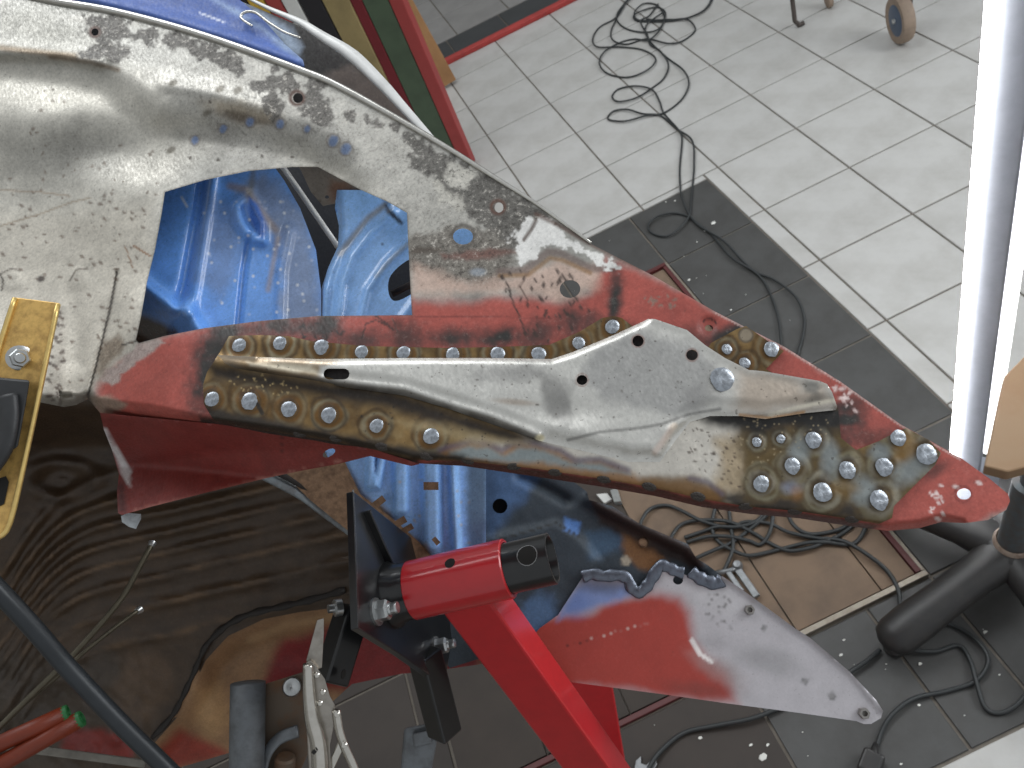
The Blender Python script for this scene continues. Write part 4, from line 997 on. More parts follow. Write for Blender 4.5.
# ------------------------------------------------------------------ rotisserie
LX = unit([.965132, -.261763, 0]); SX = unit([-.261763, -.965132, 0])
T0 = W(457, 580, .72)
def s_at(u, P=T0):
    a = (P-CAM) @ RCW; b = LX @ RCW; k = (u-512)/FPX
    return (k*a[2]-a[0])/(b[0]-k*b[2])
m_red = mat('red_gloss_paint', (188, 30, 38), .28, noise=.25, scale=50, tint=(130, 22, 28), coat=.5)
m_blk = mat('black_gloss_paint', (22, 23, 25), .3, noise=.25, scale=60, tint=(48, 46, 44), coat=.3)
m_blkedge = mat('worn_black_edge', (150, 150, 150), .4, .6, noise=.8, scale=140, tint=(30, 30, 30))
rot = thing('rotisserie_stand', 'red steel rotisserie stand with black mounting plate holding the car body', 'stand', tuple(np.append((T0+LX*.04)[:2], 0)))
s0, s1 = s_at(412), s_at(509); RT = .0272
lathe('red_tube', rot, m_red, T0+LX*s0, LX, [(RT-.004, 0), (RT-.001, 0), (RT, .001), (RT, s1-s0-.001), (RT-.001, s1-s0), (RT-.0035, s1-s0), (RT-.0035, .02)], 40)
s2 = s_at(552)
lathe('black_tube', rot, m_blk, T0, LX, [(RT-.0042, s0), (RT-.0042, s2), (RT-.0046, s2+.0006), (RT-.0068, s2+.0006), (RT-.0072, s2), (RT-.0072, s2-.07), (0, s2-.07)], 40)
def cyl_patch(name, R, u, v, r, m):
    # disc laid on the tube's surface where the pixel's ray meets it
    rr_ = unit(ray(u, v)); o_ = CAM-T0; a = rr_-LX*(rr_ @ LX); b = o_-LX*(o_ @ LX)
    A_, B_, C_ = a @ a, 2*a @ b, b @ b-R*R; t = (-B_-math.sqrt(max(B_*B_-4*A_*C_, 0)))/(2*A_)
    P = CAM+rr_*t; s = (P-T0) @ LX; rad = unit(P-T0-LX*s); tan = np.cross(LX, rad); V = []; n = 16
    for q in (0, .5, 1.):
        for k in range(n if q else 1):
            al = q*r/R*math.sin(2*math.pi*k/n); V.append(T0+LX*(s+q*r*math.cos(2*math.pi*k/n))+(rad*math.cos(al)+tan*math.sin(al))*(R+.0003))
    Fc = [(0, 1+k, 1+(k+1) % n) for k in range(n)]+[(1+k, 1+n+k, 1+n+(k+1) % n, 1+(k+1) % n) for k in range(n)]
    return mesh(name, V, Fc, m, rot)
cyl_patch('pin_hole', RT, 450, 563, .0050, m_hole)
cyl_patch('pin_hole', RT-.0042, 527, 555, .0088, m_hole)
cyl_patch('pin_hole_rim', RT-.0044, 527, 555, .0095, m_blkedge)
# mounting plate, square to the tube
PP = T0+LX*(s0-.020)
plp = [(353, 491), (392, 522), (431, 553), (446, 580), (452, 640), (447, 672), (438, 681), (400, 654), (358, 628)]
prism('mounting_plate', rot, m_blk, [on_plane(u, v, PP, LX) for u, v in plp], -LX*.007, .0008)
ed = np.array([on_plane(u, v, PP-LX*.001, LX) for u, v in ((353, 490), (356, 560), (358, 628))])
tube('worn_edge', rot, m_blkedge, ed, .0011, 6)
lathe('tube_collar', rot, m_blk, PP-LX*.001, LX, [(RT+.004, 0), (RT+.004, .004), (RT-.0005, .010), (RT-.001, .026)], 32)
g0, g1 = on_plane(364, 512, PP, LX), on_plane(388, 566, PP, LX); gd = unit(g1-g0)
box('gusset', rot, m_blk, (g0+g1)/2+LX*.002, (gd, np.cross(LX, gd), LX), (np.linalg.norm(g1-g0)/2, .0022, .005), .001)
for u, v, r in ((376, 612, .0098), (436, 647, .0085)):
    b0 = on_plane(u, v, PP, LX)
    bt = lathe('bolt', rot, m_zinc, b0, LX, [(r*1.25, 0), (r*1.25, .002), (r*.3, .0022)], 20)
    lathe('nut', bt, m_zinc, b0+LX*.002, LX, [(r*.95, 0), (r*.95, .009), (r*.8, .011), (0, .011)], 6, hexa=True)
    lathe('thread', bt, m_zinc, b0+LX*.012, LX, [(r*.55, 0), (r*.55, .002), (r*.5, .003), (r*.55, .004), (r*.5, .006), (r*.55, .007), (r*.5, .009), (0, .010)], 14)
# vertical post under the tube
PE = T0+SX*.021
E0 = on_plane(494, 606, PE, SX); wl = abs((on_plane(450, 622, PE, SX)-E0) @ LX); wd = abs((on_plane(516, 600, E0, LX)-E0) @ SX)
wl = min(max(wl, .035), .06); wd = min(max(wd, .03), .06)
ztop = T0[2]-.012
pdir = unit(W(606, 762, .83)-E0); ptop_ = E0-LX*wl/2-SX*wd/2-pdir*.015
plen = (ptop_[2]-.05)/-pdir[2]
px_, py_, pz_ = frame(pdir, SX)
box('post', rot, m_red, ptop_+pdir*plen/2, (px_, py_, pz_), (plen/2, wl/2, wd/2), .0025)
pb = (ptop_+pdir*plen)*np.array([1, 1, 0])
box('base_rail', rot, m_red, pb+SX*.34+UP*.034, (LX, SX, UP), (.03, .30, .032), .003)
box('cross_rail', rot, m_red, pb+UP*.03+SX*.3, (LX, SX, UP), (.25, .028, .028), .003)
BR0, BR1 = W(584, 640, 1.25), W(613, 800, 1.40)
# square arms from the plate to the body
fz = unit(-unit(ray(340, 650))+RCW @ np.array([.75, .1, 0]))
bar('brace', rot, m_red, BR0, BR1, .066, .05, SX, .0025)
bar('arm', rot, m_blk, W(354, 606, .735), W(330, 683, .71), .025, .025, fz, .002)
lathe('arm_hole', rot, m_hole, W(343, 674, .696), unit(fz*.5+RCW @ np.array([.9, .1, 0])), [(.0042, 0), (.0042, .0007), (0, .0008)], 14)
bar('arm', rot, m_blk, W(424, 652, .78), W(445, 734, .80), .026, .026, fz, .002)
lathe('arm_end_bolt', rot, m_zinc, W(341, 607, .72), RCW @ np.array([-.8, 0, -.5]), [(.008, 0), (.008, .006), (.004, .007), (.004, .012), (0, .012)], 12)

# ------------------------------------------------------------------ hanger bracket, locking pliers and loose parts by the footwell
m_iron = mat('dull_grey_iron', (118, 122, 126), .5, .5, noise=.6, scale=60, tint=(60, 56, 52), bump=.15)
m_rustiron = mat('rust_stained_iron', (98, 86, 74), .6, .4, noise=.8, scale=40, tint=(112, 70, 36), bump=.15)
hb = thing('hanger_bracket', 'dull grey half round steel hanger bracket with a galvanised bolt by the locking pliers', 'bracket', tuple(W(250, 720, .76)))
hp = W(np.array([248, 247.5, 247, 246]), np.array([683, 715, 760, 830]), np.array([.76, .755, .75, .74]))
tube('half_round_column', hb, m_iron, hp, .0165, 20)
prism('web_plate', hb, m_rustiron, [W(u, v, .768) for u, v in ((258, 686), (303, 672), (312, 674), (314, 740), (300, 772), (262, 790))], unit(ray(290, 720))*.006, .001)
lathe('round_bolt', hb, m_zinc, W(292, 687, .767), -unit(ray(292, 687)), [(.0092, 0), (.0092, .007), (.008, .009), (.003, .0092), (0, .008)], 20)
cs = catmull([(263, 770), (268, 752), (280, 738), (298, 731)], 5)
tube('curved_strap', hb, m_iron, W(cs[:, 0], cs[:, 1], np.full(len(cs), .755)), .006, 8, flat=.4)
lathe('stub', hb, m_rustiron, W(284, 775, .758), -UP*.3+RCW @ np.array([0, -1, -.35]), [(.010, -.01), (.010, .018), (.008, .02), (0, .02)], 16)
hk = thing('dark_hook_bracket', 'small dark steel bracket below the black rotisserie arm', 'bracket', tuple(W(418, 750, .84)))
prism('plate', hk, m_iron, [W(u, v, .84) for u, v in ((404, 728), (434, 722), (437, 742), (432, 770), (424, 800), (398, 800))], unit(ray(418, 750))*.012, .003)
prism('lug', hk, m_iron, [W(u, v, .83) for u, v in ((412, 734), (430, 730), (432, 744), (414, 748))], unit(ray(418, 740))*.012, .002)

m_nickel = mat('nickel_plated_steel', (206, 202, 194), .2, .92, noise=.3, scale=120, tint=(150, 142, 130))
pl = thing('locking_pliers', 'nickel plated locking pliers clamped upright beside the black square arm', 'pliers', tuple(W(318, 740, .66)))
def flatpart(name, parent, m, pts, d, th, bev=.0008):
    c = np.mean(pts, 0); return prism(name, parent, m, [W(u, v, d) for u, v in pts], unit(ray(*c))*th, bev)
m_nickel2 = mat('dull_nickel', (168, 162, 154), .32, .9, noise=.4, scale=90, tint=(80, 74, 66))
flatpart('jaw', pl, m_nickel2, [(317, 620), (324, 618), (324, 634), (322, 668), (316, 670), (306, 661)], .66, .010)
body = flatpart('body', pl, m_nickel2, [(304, 664), (310, 660), (316, 666), (325, 679), (330, 696), (335, 705), (336, 716), (330, 745), (332, 790), (310, 790), (306, 720)], .657, .006)
hd = catmull([(308, 664), (309, 690), (312, 718), (318, 742), (320, 770), (320, 810)], 5)
tube('handle', pl, m_nickel, W(hd[:, 0], hd[:, 1], np.full(len(hd), .655)), np.interp(np.linspace(0, 1, len(hd)), [0, .5, 1], [.0045, .0072, .0078]), 12, flat=.8)
lv = catmull([(336, 710), (339, 730), (345, 748), (354, 768), (366, 800)], 5)
tube('release_lever', pl, m_nickel, W(lv[:, 0], lv[:, 1], np.full(len(lv), .654)), .0042, 10, flat=.6)
bar('toggle_link', pl, m_nickel, W(342, 742, .662), W(326, 776, .662), .007, .003)
for u, v in ((317, 675), (323, 692), (320, 703)):
    lathe('rivet', body, m_nickel, W(u, v, .657), -unit(ray(u, v)), [(.0026, 0), (.0022, .0016), (.001, .0024), (0, .0025)], 12)
for u, v in ((337, 714), (344.5, 745)):
    lathe('rivet', pl, m_nickel, W(u, v, .650), -unit(ray(u, v)), [(.0028, -.001), (.0024, .0016), (.001, .0024), (0, .0025)], 12)
lathe('spring_pin', body, m_hole, W(314, 752, .647), -unit(ray(314, 752)), [(.0024, 0), (.0024, .0006), (0, .0007)], 4)

rp = catmull([(-60, 530), (0, 592), (35, 630), (67, 667), (117, 720), (164, 766), (220, 822)], 5)
m_rod = mat('black_rod', (46, 50, 54), .38, .2, noise=.3, scale=40)
tag(tube('black_rod', None, m_rod, W(rp[:, 0], rp[:, 1], np.linspace(.60, .66, len(rp))), .0074, 14), 'thick black rod slanting across the brown underbody pan', 'rod')
m_pipe = mat('brake_pipe_steel', (92, 86, 72), .4, .6, noise=.4, scale=90)
for pts, lab in (([(152, 544), (140, 566), (126, 592), (111, 612), (92, 634), (70, 658), (30, 697), (0, 727), (-40, 768)], 'longer thin steel pipe with an open flared end over the brown pan'),
                 ([(139, 610), (122, 622), (104, 636), (84, 652), (60, 674), (24, 704), (-10, 738), (-40, 772)], 'shorter thin steel pipe lying beside the longer one')):
    c = catmull(pts, 4); P = W(c[:, 0], c[:, 1], np.linspace(.80, .70, len(c)))
    o = thing('brake_pipe', lab, 'pipe', tuple(P[0]), 'thin pipes over the underbody pan'); tube('pipe', o, m_pipe, P, .0029 if 'longer thin' in lab else .0023, 8)
    ax_ = unit(P[0]-P[1]); lathe('flared_end', o, m_zinc, P[0], ax_, [(.003, -.003), (.0042, .001), (.0042, .002), (.0026, .0022), (.0022, -.002), (0, -.002)], 12)
m_orange = mat('orange_plastic', (120, 46, 22), .45, noise=.3, scale=40)
m_green = mat('green_plastic', (36, 104, 56), .5)
for k, (pts, lab) in enumerate((([(65, 714), (30, 730), (-40, 762)], 'upper of the two orange rods with green ends at the corner'), ([(79, 720), (40, 742), (-20, 776)], 'lower of the two orange rods with green ends at the corner'))):
    P = W(np.array([p[0] for p in pts]), np.array([p[1] for p in pts]), np.array([.72, .71, .69])+.0*k)
    o = thing('orange_rod', lab, 'rod', tuple(P[0]), 'orange rods with green ends'); tube('sleeve', o, m_orange, P, .0078, 14)
    ax_ = unit(P[0]-P[1]); lathe('end_plug', o, m_green, P[0], ax_, [(.0078, -.001), (.0074, .003), (.005, .0036), (.0045, .001), (0, .001)], 14)
st = bar('steel_strip', None, mat('grey_strip_steel', (128, 124, 116), .45, .6, noise=.5, scale=60), W(-10, 744, .77), W(146, 764, .80), .008, .003)
tag(st, 'narrow grey steel strip lying under the orange rods', 'strip')

# ------------------------------------------------------------------ upright LED work light
m_alu = mat('lamp_aluminium', (168, 172, 182), .6, .0, noise=.15, scale=40)
m_led = mat('led_diffuser', (255, 255, 255), .5, emit=16.0)
m_led2 = mat('led_back_diffuser', (255, 255, 255), .5, emit=2.2)
la, lb = W(998, 0, .95), W(957, 456, 1.66)
lb = la+(lb-la)*(la[2]-.03)/(la[2]-lb[2]); lt = la+(la-lb)*.22
lamp = thing('led_work_light', 'tall upright LED tube work light shining white at the right edge', 'work light', (lb[0], lb[1], 0))
ldir = unit(lt-lb); lface = unit(-(ray(970, 230)-ldir*(ray(970, 230) @ ldir))); lside = np.cross(ldir, lface); lside *= np.sign((lside @ RCW)[0])
ll = np.linalg.norm(lt-lb); lc = (lt+lb)/2
box('diffuser', lamp, m_led, lc-lside*.007+lface*.010, (ldir, lside, lface), (ll/2, .0072, .010), .005, 3, True)
box('housing', lamp, m_alu, lc+lside*.0235-lface*.006, (ldir, lside, lface), (ll/2, .022, .016), .004, 3)
box('side_diffuser', lamp, m_led2, lc+lside*.057-lface*.012, (ldir, lside, lface), (ll/2*.86, .0105, .010), .003)
box('foot', lamp, m_alu, (lb[0]+lside[0]*.04, lb[1]+lside[1]*.04, .015), (unit(np.append(lside[:2], 0)), unit(np.append(lface[:2], 0)), UP), (.09, .06, .015), .003)

# ------------------------------------------------------------------ swivel stool: star base, column, plywood seat
m_plastic = mat('black_moulded_plastic', (38, 37, 37), .42, noise=.35, scale=40, tint=(62, 58, 54), bump=.08)
m_column = mat('column_steel', (104, 112, 116), .45, .4, noise=.6, scale=60, tint=(110, 86, 70))
m_rim = mat('rusty_column_rim', (176, 160, 146), .6, .3, noise=.8, scale=90, tint=(110, 74, 56))
m_ply = mat('plywood', (142, 116, 88), .6, noise=.55, scale=14, tint=(132, 96, 62), bump=.05)
hub = FL(1012, 548, .10)
stool = thing('swivel_stool', 'swivel stool with black five star base and wooden seat at the right edge', 'stool', (hub[0], hub[1], 0))
tip = FL(886, 640, .075); rl = np.linalg.norm((tip-hub)[:2]); a0 = math.atan2(tip[1]-hub[1], tip[0]-hub[0])
for k in range(5):
    a = a0+k*2*math.pi/5; dv = np.array([math.cos(a), math.sin(a), 0])
    tt = np.array([.02, .12, .3, .55, .8, .92, .98, 1.0, 1.015]); zz = np.array([.105, .112, .108, .098, .088, .082, .078, .074, .07])
    P = np.array([[hub[0]+dv[0]*rl*t, hub[1]+dv[1]*rl*t, z-.02] for t, z in zip(tt, zz)])
    lg = tube('star_leg', stool, m_plastic, P, np.array([.050, .044, .038, .038, .041, .040, .033, .020, .004]), 16, flat=.8)
    lathe('caster', lg, m_plastic, (P[5][0], P[5][1], .0), UP, [(.012, 0), (.022, .003), (.024, .02), (.012, .036), (.008, .048)], 14)
lathe('hub', stool, m_plastic, (hub[0], hub[1], .045), UP, [(.05, 0), (.058, .02), (.056, .055), (.046, .075), (.036, .08)], 28)
lathe('column_rim', stool, m_rim, (hub[0], hub[1], .115), UP, [(.034, 0), (.036, .012), (.031, .022), (.029, .016)], 28)
lathe('gas_column', stool, m_column, (hub[0], hub[1], .12), UP, [(.0285, 0), (.0285, .22), (.018, .222), (.018, .375)], 28)
sz = .50
seat = [(1004, 376), (1000, 392), (990, 440), (984, 466), (1008, 472), (1030, 466), (1090, 452), (1130, 400), (1110, 350), (1040, 340)]
prism('seat', stool, m_ply, [FL(u, v, sz+.024) for u, v in seat], np.array([0, 0, -.024]), .003)
so = np.mean([FL(u, v, sz) for u, v in seat], 0)
box('seat_mount', stool, m_column, (hub[0]*.2+so[0]*.8, hub[1]*.2+so[1]*.8, sz-.012), (unit(np.array([so[0]-hub[0], so[1]-hub[1], 0])+1e-4), unit(np.array([hub[1]-so[1], so[0]-hub[0], 0])+1e-4), UP), (.05, .04, .011), .003)

# ------------------------------------------------------------------ cables
m_cable = mat('black_cable', (46, 49, 50), .5, noise=.25, scale=30)
def multi(name, parent, m, paths, r, segs=7, conv=None, lift=.0):
    V = []; Fc = []
    for k, pth in enumerate(paths):
        p = np.asarray(pth, float)
        if conv is not None: p = p*conv[2]+np.array(conv[:2])
        c = catmull(p, 7); z = r+lift+r*.9*(1+np.sin(np.arange(len(c))*.23+k*1.7))*.9
        P = np.stack([FL(c[i, 0], c[i, 1], z[i]) for i in range(len(c))])
        v, f = sweep(P, r, segs); o_ = len(V); V += v; Fc += [tuple(i+o_ for i in q) for q in f]
    return mesh(name, V, Fc, m, parent)
S = .1953
upper = [[(x*S+580, y*S) for x, y in p] for p in (
    [(300, -40), (210, 40), (188, 100), (240, 148), (330, 165), (400, 150), (432, 95), (400, 30), (330, 18), (280, 60), (290, 98), (350, 106), (440, 100), (540, 95), (630, 55), (672, -5), (660, -60)],
    [(250, -20), (190, 85), (100, 140), (65, 200), (90, 240), (200, 240), (320, 255), (387, 300), (350, 355), (250, 395), (150, 380), (100, 330), (120, 270), (200, 220), (280, 200), (350, 205), (410, 150), (438, 70), (400, 38), (330, 50), (275, 80), (300, 108), (430, 110), (560, 88), (650, 40), (690, -30)],
    [(230, 10), (185, 100), (158, 165), (172, 208), (240, 226), (330, 200), (380, 205), (450, 222), (520, 212), (588, 160), (572, 115), (530, 96), (440, 104), (340, 98)])]
upper.append([(x*S+580, y*S) for x, y in [(400, 20), (355, 80), (310, 110), (345, 180), (360, 230), (410, 260), (452, 330), (430, 400), (370, 450), (290, 500), (200, 520), (165, 495), (200, 455), (290, 440), (370, 460), (408, 520), (430, 580), (500, 660), (522, 710)]]
    + [(680, 165), (680, 182), (682, 198), (691, 217), (708, 231), (718, 242), (732, 258), (755, 272), (767, 287), (777, 313), (781, 340), (783, 380), (790, 430), (800, 470)])
upper.append([(x*S+580, y*S) for x, y in [(430, 60), (340, 130), (350, 200), (440, 290), (530, 360), (557, 430), (520, 510), (430, 578), (340, 592), (230, 620), (145, 610), (170, 570), (240, 560), (320, 582), (410, 592), (500, 662), (575, 722)]]
    + [(694, 165), (693, 182), (691, 200), (688, 218), (670, 235), (654, 234), (648, 226), (656, 217), (672, 213), (687, 216), (701, 227), (724, 241), (742, 260), (756, 272), (775, 280), (796, 297), (804, 317), (803, 335), (796, 362), (790, 400), (800, 440)])
ua = multi('extension_cable', None, m_cable, upper, .0036)
tag(ua, 'long dark cable lying in loose loops across the pale tiles', 'cable')
lower = [[(x*S+620, y*S+480) for x, y in p] for p in (
    [(100, 240), (120, 190), (160, 145), (240, 130), (320, 160), (420, 210), (560, 245), (640, 215), (760, 222), (870, 270), (1024, 300), (1060, 300), (1163, 320), (1285, 395), (1372, 470), (1424, 560), (1436, 650)],
    [(250, 330), (270, 280), (320, 225), (420, 205), (560, 215), (680, 270), (760, 320), (860, 362), (960, 350), (1040, 322), (1160, 260), (1260, 160)],
    [(330, 295), (420, 265), (500, 240), (600, 240), (700, 210), (760, 130), (780, 60)],
    [(340, 320), (450, 290), (560, 290), (660, 312), (720, 330), (770, 260), (785, 140), (770, 60)],
    [(390, 400), (480, 360), (580, 315), (680, 240), (750, 180), (800, 90)],
    [(500, 100), (470, 230), (500, 310), (580, 362), (660, 387), (760, 370), (860, 345), (960, 322), (1050, 318), (1180, 330), (1240, 280), (1280, 170)],
    [(555, 110), (566, 230), (578, 350), (530, 470)],
    [(850, 140), (880, 220), (940, 268), (1024, 275), (1150, 240), (1220, 150)])]
tag(multi('welding_cable', None, m_cable, lower, .0046, lift=.005), 'tangled dark cable lying on the brown pit planks', 'cable')
S2 = .293
pc_ = [[(x*S2+724, y*S2+543) for x, y in p] for p in (
    [(560, 340), (620, 362), (720, 370), (800, 350), (840, 400), (860, 470), (890, 560), (940, 580), (1000, 552), (1060, 480)],
    [(640, 290), (700, 270), (780, 280), (860, 330), (902, 400), (860, 470), (760, 505), (650, 530), (580, 580), (540, 640), (518, 710)])]
pl_ = thing('power_cable', 'black power cable with a plug curling past the stool leg', 'cable', tuple(FL(876, 752)))
multi('lead', pl_, m_cable, pc_, .0042)
g0_, g1_ = FL(876, 750, .014), FL(866, 775, .02); gd_ = unit((g1_-g0_)*np.array([1, 1, 0]))
box('plug_body', pl_, m_plastic, FL(871, 764, .018), (gd_, np.cross(UP, gd_), UP), (.022, .019, .016), .006, 3)
tube('strain_relief', pl_, m_plastic, np.stack([FL(876, 744, .008), FL(874, 752, .012), FL(872, 758, .016)]), np.array([.005, .008, .010]), 10)
tag(multi('trailing_lead', None, m_cable, [[(640, 790), (649, 768), (661, 751), (684, 733), (714, 726), (750, 719), (777, 709), (812, 694), (840, 678), (864, 663), (880, 650)]], .0046), 'black lead crossing the dark tiles under the far repair plate', 'cable')

# ------------------------------------------------------------------ cabinet, boards and plank beyond the wing
m_gcab = mat('green_cabinet_paint', (74, 90, 70), .55, noise=.6, scale=12, tint=(52, 62, 50))
m_rededge = mat('faded_red_paint', (158, 62, 60), .55, noise=.4, scale=14, tint=(120, 44, 44))
m_tan = mat('tan_board', (158, 140, 96), .7, noise=.4, scale=10)
m_dred = mat('dark_red_board', (112, 28, 36), .6, noise=.3, scale=10)
m_wood = mat('pine_plank', (166, 124, 82), .6, noise=.6, scale=8, tint=(126, 88, 54))
m_white = mat('white_board', (206, 206, 202), .6, noise=.2, scale=10)
m_yel = mat('yellow_board', (196, 160, 60), .6, noise=.3, scale=10)
m_blkb = mat('black_board', (34, 32, 36), .5, noise=.3, scale=10)
XI = np.array([1., 0, 0]); YJ = np.array([0, 1., 0])
def upright(name, m, u0, v0, u1, v1, depth, h, label=None, cat=None, parent=None, group=None, lean=0.):
    a, b = FL(u0, v0), FL(u1, v1); d = unit((b-a)*np.array([1, 1, 0])); nrm = np.cross(UP, d)
    if nrm[1] < 0: nrm = -nrm
    up = unit(UP+nrm*lean); w = np.linalg.norm((b-a)[:2])
    c = (a+b)/2+np.cross(up, d)*0+nrm*depth/2; c = np.array([c[0], c[1], 0])+up*(h/2)+UP*.002
    o = box(name, parent, m, c, (d, np.cross(up, d), up), (w/2, depth/2, h/2), .003)
    if label: tag(o, label, cat, group)
    return o
gc = FL(445, 172)
cab = thing('tool_cabinet', 'green painted cabinet with a faded red front edge beyond the wing', 'cabinet', (gc[0], gc[1], 0))
upright('side_panel', m_gcab, 443, 174, 462.5, 169, .05, 1.3, parent=cab)
upright('front_edge', m_rededge, 463, 169, 474, 166.5, .05, 1.32, parent=cab)
upright('plinth', m_blkb, 445, 173, 461, 168.7, .02, .06, parent=cab)
G = 'boards standing beside the cabinet'
upright('board', m_dred, 434, 176.5, 442.5, 174.5, .03, 1.3, 'dark red board standing between the tan board and green cabinet', 'board', group=G)
upright('board', m_tan, 413, 181, 433.5, 177, .03, 1.25, 'tan board standing left of the dark red board', 'board', group=G)
upright('board', m_blkb, 396, 186, 412, 181.5, .03, 1.2, 'black board standing left of the tan board', 'board', group=G)
upright('board', m_white, 384, 190, 395, 186.5, .03, 1.2, 'white board standing between the black board and the red strip', 'board', group=G)
upright('board', m_rededge, 372, 193, 383, 190, .03, 1.1, 'bright red strip standing by the yellow strip', 'board', group=G)
upright('board', m_yel, 360, 197, 371, 193.5, .03, 1.2, 'yellow strip standing beyond the blue wing', 'board', group=G)
upright('board', m_blkb, 335, 203, 359, 197, .03, 1.2, 'black board standing left of the yellow strip', 'board', group=G)
p0, p1 = FL(449, 86), FL(396, -8)
ptop = W(398, -6, np.linalg.norm((p0-CAM))/np.linalg.norm(ray(449, 86))*.93)
pd = unit(ptop-p0); pf_ = unit(-ray(430, 40)); X_, Y_, Z_ = frame(pd, pf_)
pk = box('wood_plank', None, m_wood, p0+pd*.55+UP*.012, (X_, Y_, Z_), (.55, .043, .014), .003)
tag(pk, 'bare pine plank leaning upright beside the green cabinet', 'plank')

# ------------------------------------------------------------------ trolley whose wheel and foot show at the top
m_tyre = mat('tan_tyre', (150, 132, 116), .7, noise=.4, scale=30); m_hubb = mat('blue_grey_hub', (70, 86, 108), .45, noise=.3, scale=30)
m_tframe = mat('trolley_frame_steel', (92, 84, 80), .5, .3, noise=.4, scale=30)
wc = FL(905, 44); wr = .082; wax = unit(np.array([-.95, .22, 0])); wpos = np.array([wc[0], wc[1], wr+.001])+np.array([0.0, .03, 0])
tr = thing('trolley', 'trolley with a blue hubbed wheel and a small caster at the top', 'trolley', (wc[0], wc[1], 0))
wh = lathe('wheel', tr, m_tyre, wpos, wax, [(.055, -.018), (.078, -.020), (wr, -.010), (wr, .010), (.078, .020), (.055, .018)], 32)
lathe('hub_disc', wh, m_hubb, wpos, wax, [(.058, -.016), (.060, .016), (.052, .019), (.020, .019), (0, .022)], 28)
lathe('axle_bolt', wh, m_zinc, wpos+wax*.02, wax, [(.010, 0), (.009, .006), (0, .007)], 10)
fh = np.array([wpos[0]-wax[0]*.04, wpos[1]-wax[1]*.04, .0])
box('frame', tr, m_tframe, (fh[0]-.02, fh[1]+.10, .36), (unit(np.array([.55, -.83, 0])), unit(np.array([.83, .55, 0])), UP), (.03, .26, .02), .004)
box('fork', tr, m_tframe, (fh[0], fh[1]+.02, .22), (wax, np.cross(UP, wax), UP), (.006, .02, .15), .003)
lg0 = FL(799, 25, .008)
tube('leg', tr, m_tframe, np.array([lg0+np.array([.02, 0, 0]), lg0, lg0+np.array([-.012, .008, .02]), lg0+np.array([-.01, .02, .1]), lg0+np.array([0, .03, .36])]), .009, 10)
cc = FL(829, 7, .0); lathe('small_caster', tr, m_tyre, (cc[0], cc[1], .03), wax, [(.02, -.012), (.03, -.008), (.03, .008), (.02, .012)], 18)
tube('caster_stem', tr, m_tframe, np.array([[cc[0], cc[1], .05], [cc[0], cc[1], .36]]), .008, 8)
tube('frame_rail', tr, m_tframe, np.array([lg0+np.array([0, .03, .35]), [cc[0], cc[1], .355], [fh[0]-.02, fh[1]+.1, .355]]), .012, 10)

# ------------------------------------------------------------------ small things on the floor
m_dzinc = mat('dull_zinc', (138, 140, 142), .45, .7, noise=.4, scale=90)
cl = thing('steel_clamp', 'small bright steel clamp lying on the pit planks behind the repair plate', 'clamp', tuple(FL(746, 580)))
a, b = FL(738, 570, .016), FL(757, 597, .016); bar('bar', cl, m_dzinc, a, b, .016, .010, UP, .002)
a, b = FL(728, 572, .016), FL(742, 592, .016); bar('jaw_bar', cl, m_dzinc, a, b, .012, .010, UP, .002)
tube('screw', cl, m_dzinc, np.stack([FL(716, 573, .018), FL(728, 571, .018), FL(741, 567, .018)]), .006, 8)
lathe('screw_head', cl, m_dzinc, FL(738, 568, .006), UP, [(.011, 0), (.012, .014), (.008, .022), (0, .023)], 12)
sp_ = thing('open_spanner', 'open ended spanner lying on dark tiles by the red post', 'spanner', tuple(FL(645, 764)))
hd_ = [(634, 770), (636, 760), (641, 756), (641, 763), (646, 765), (651, 760), (655, 757), (657, 764), (653, 772)]
prism('jaw', sp_, m_dzinc, [FL(u, v, .007) for u, v in hd_], np.array([0, 0, -.006]), .0008)
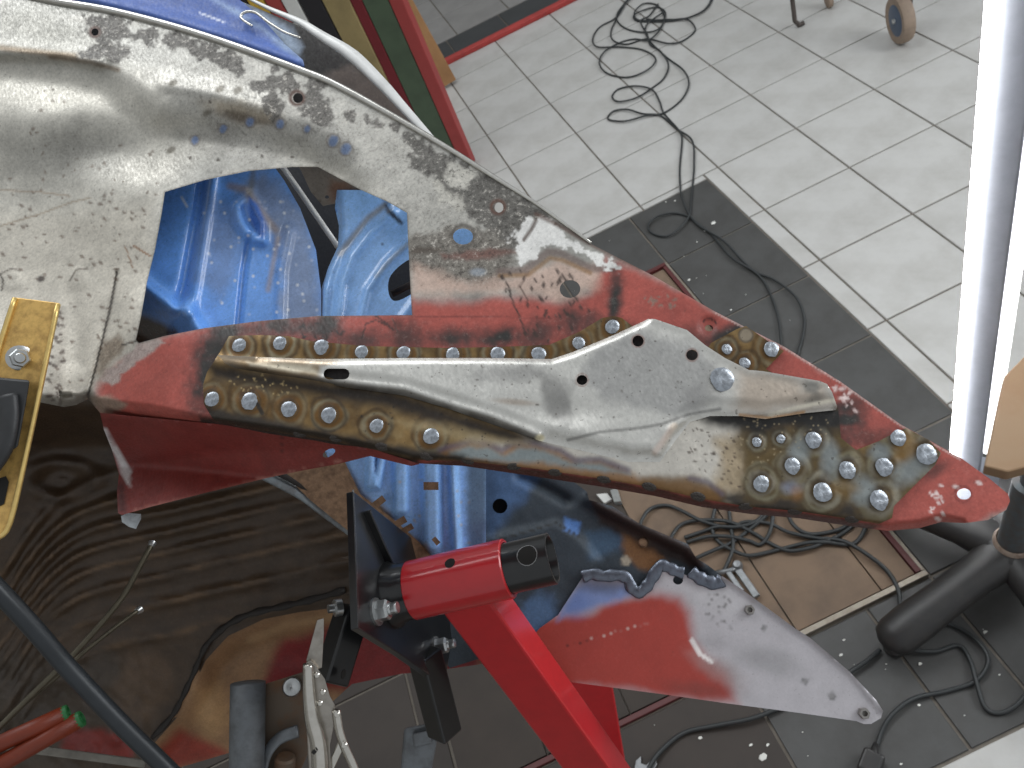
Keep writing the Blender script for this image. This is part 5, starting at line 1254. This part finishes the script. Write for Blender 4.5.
bar('shaft', sp_, m_dzinc, FL(646, 770, .004), FL(668, 850, .004), .014, .005, UP, .001)
of = thing('grey_offcut', 'folded light grey offcut on the pit planks behind the dark far wing', 'offcut', tuple(FL(610, 497)))
prism('folded_sheet', of, m_white, [FL(u, v, .012) for u, v in ((596, 494), (607, 493), (612, 499), (604, 503))], np.array([0, 0, -.010]), .001)
prism('grey_block', of, mat('grey_block', (138, 140, 138), .6, noise=.3, scale=60), [FL(u, v, .02) for u, v in ((610, 490), (617, 488), (621, 501), (614, 502))], np.array([0, 0, -.018]), .001)
# paint flakes, too many and too small to count
rnd = random.Random(5); V = []; Fc = []
def flake(u, v, r):
    c = FL(u, v, .0007); k = len(V); n = 6; a0_ = rnd.uniform(0, 6)
    for z in (0, .0016):
        for i in range(n):
            a = a0_+i*2*math.pi/n; q = r*rnd.uniform(.6, 1.2); V.append((c[0]+q*math.cos(a), c[1]+q*math.sin(a)*.7, c[2]+z*rnd.uniform(.6, 1)))
    Fc.append(tuple(range(k+n-1, k-1, -1))); Fc.append(tuple(range(k+n, k+2*n)))
    for i in range(n): Fc.append((k+i, k+(i+1) % n, k+n+(i+1) % n, k+n+i))
for u, v, r in ((713, 223, .009), (705, 231, .004), (675, 201, .004), (666, 202, .003), (697, 242, .003), (689, 280, .005), (731, 310, .003), (763, 757, .009), (751, 745, .004), (804, 570, .004), (772, 580, .004),
                (841, 655, .004), (844, 640, .003), (920, 664, .004), (985, 632, .005), (919, 705, .004), (700, 738, .005), (674, 738, .003), (672, 742, .004), (496, 697, .006), (629, 494, .004), (768, 745, .004), (901, 764, .003)): flake(u, v, r)
for k in range(70):
    i, j = rnd.uniform(-1.6, 1.75), rnd.uniform(.2, 6.1); u, v = px(np.array([i*T, -j*T, 0])); flake(float(u), float(v), rnd.uniform(.0008, .0022))
fk = mesh('paint_flakes', V, Fc, mat('white_flake', (216, 216, 210), .7), None, False)
tag(fk, 'small white paint flakes scattered over the dark floor', 'debris'); fk['kind'] = 'stuff'
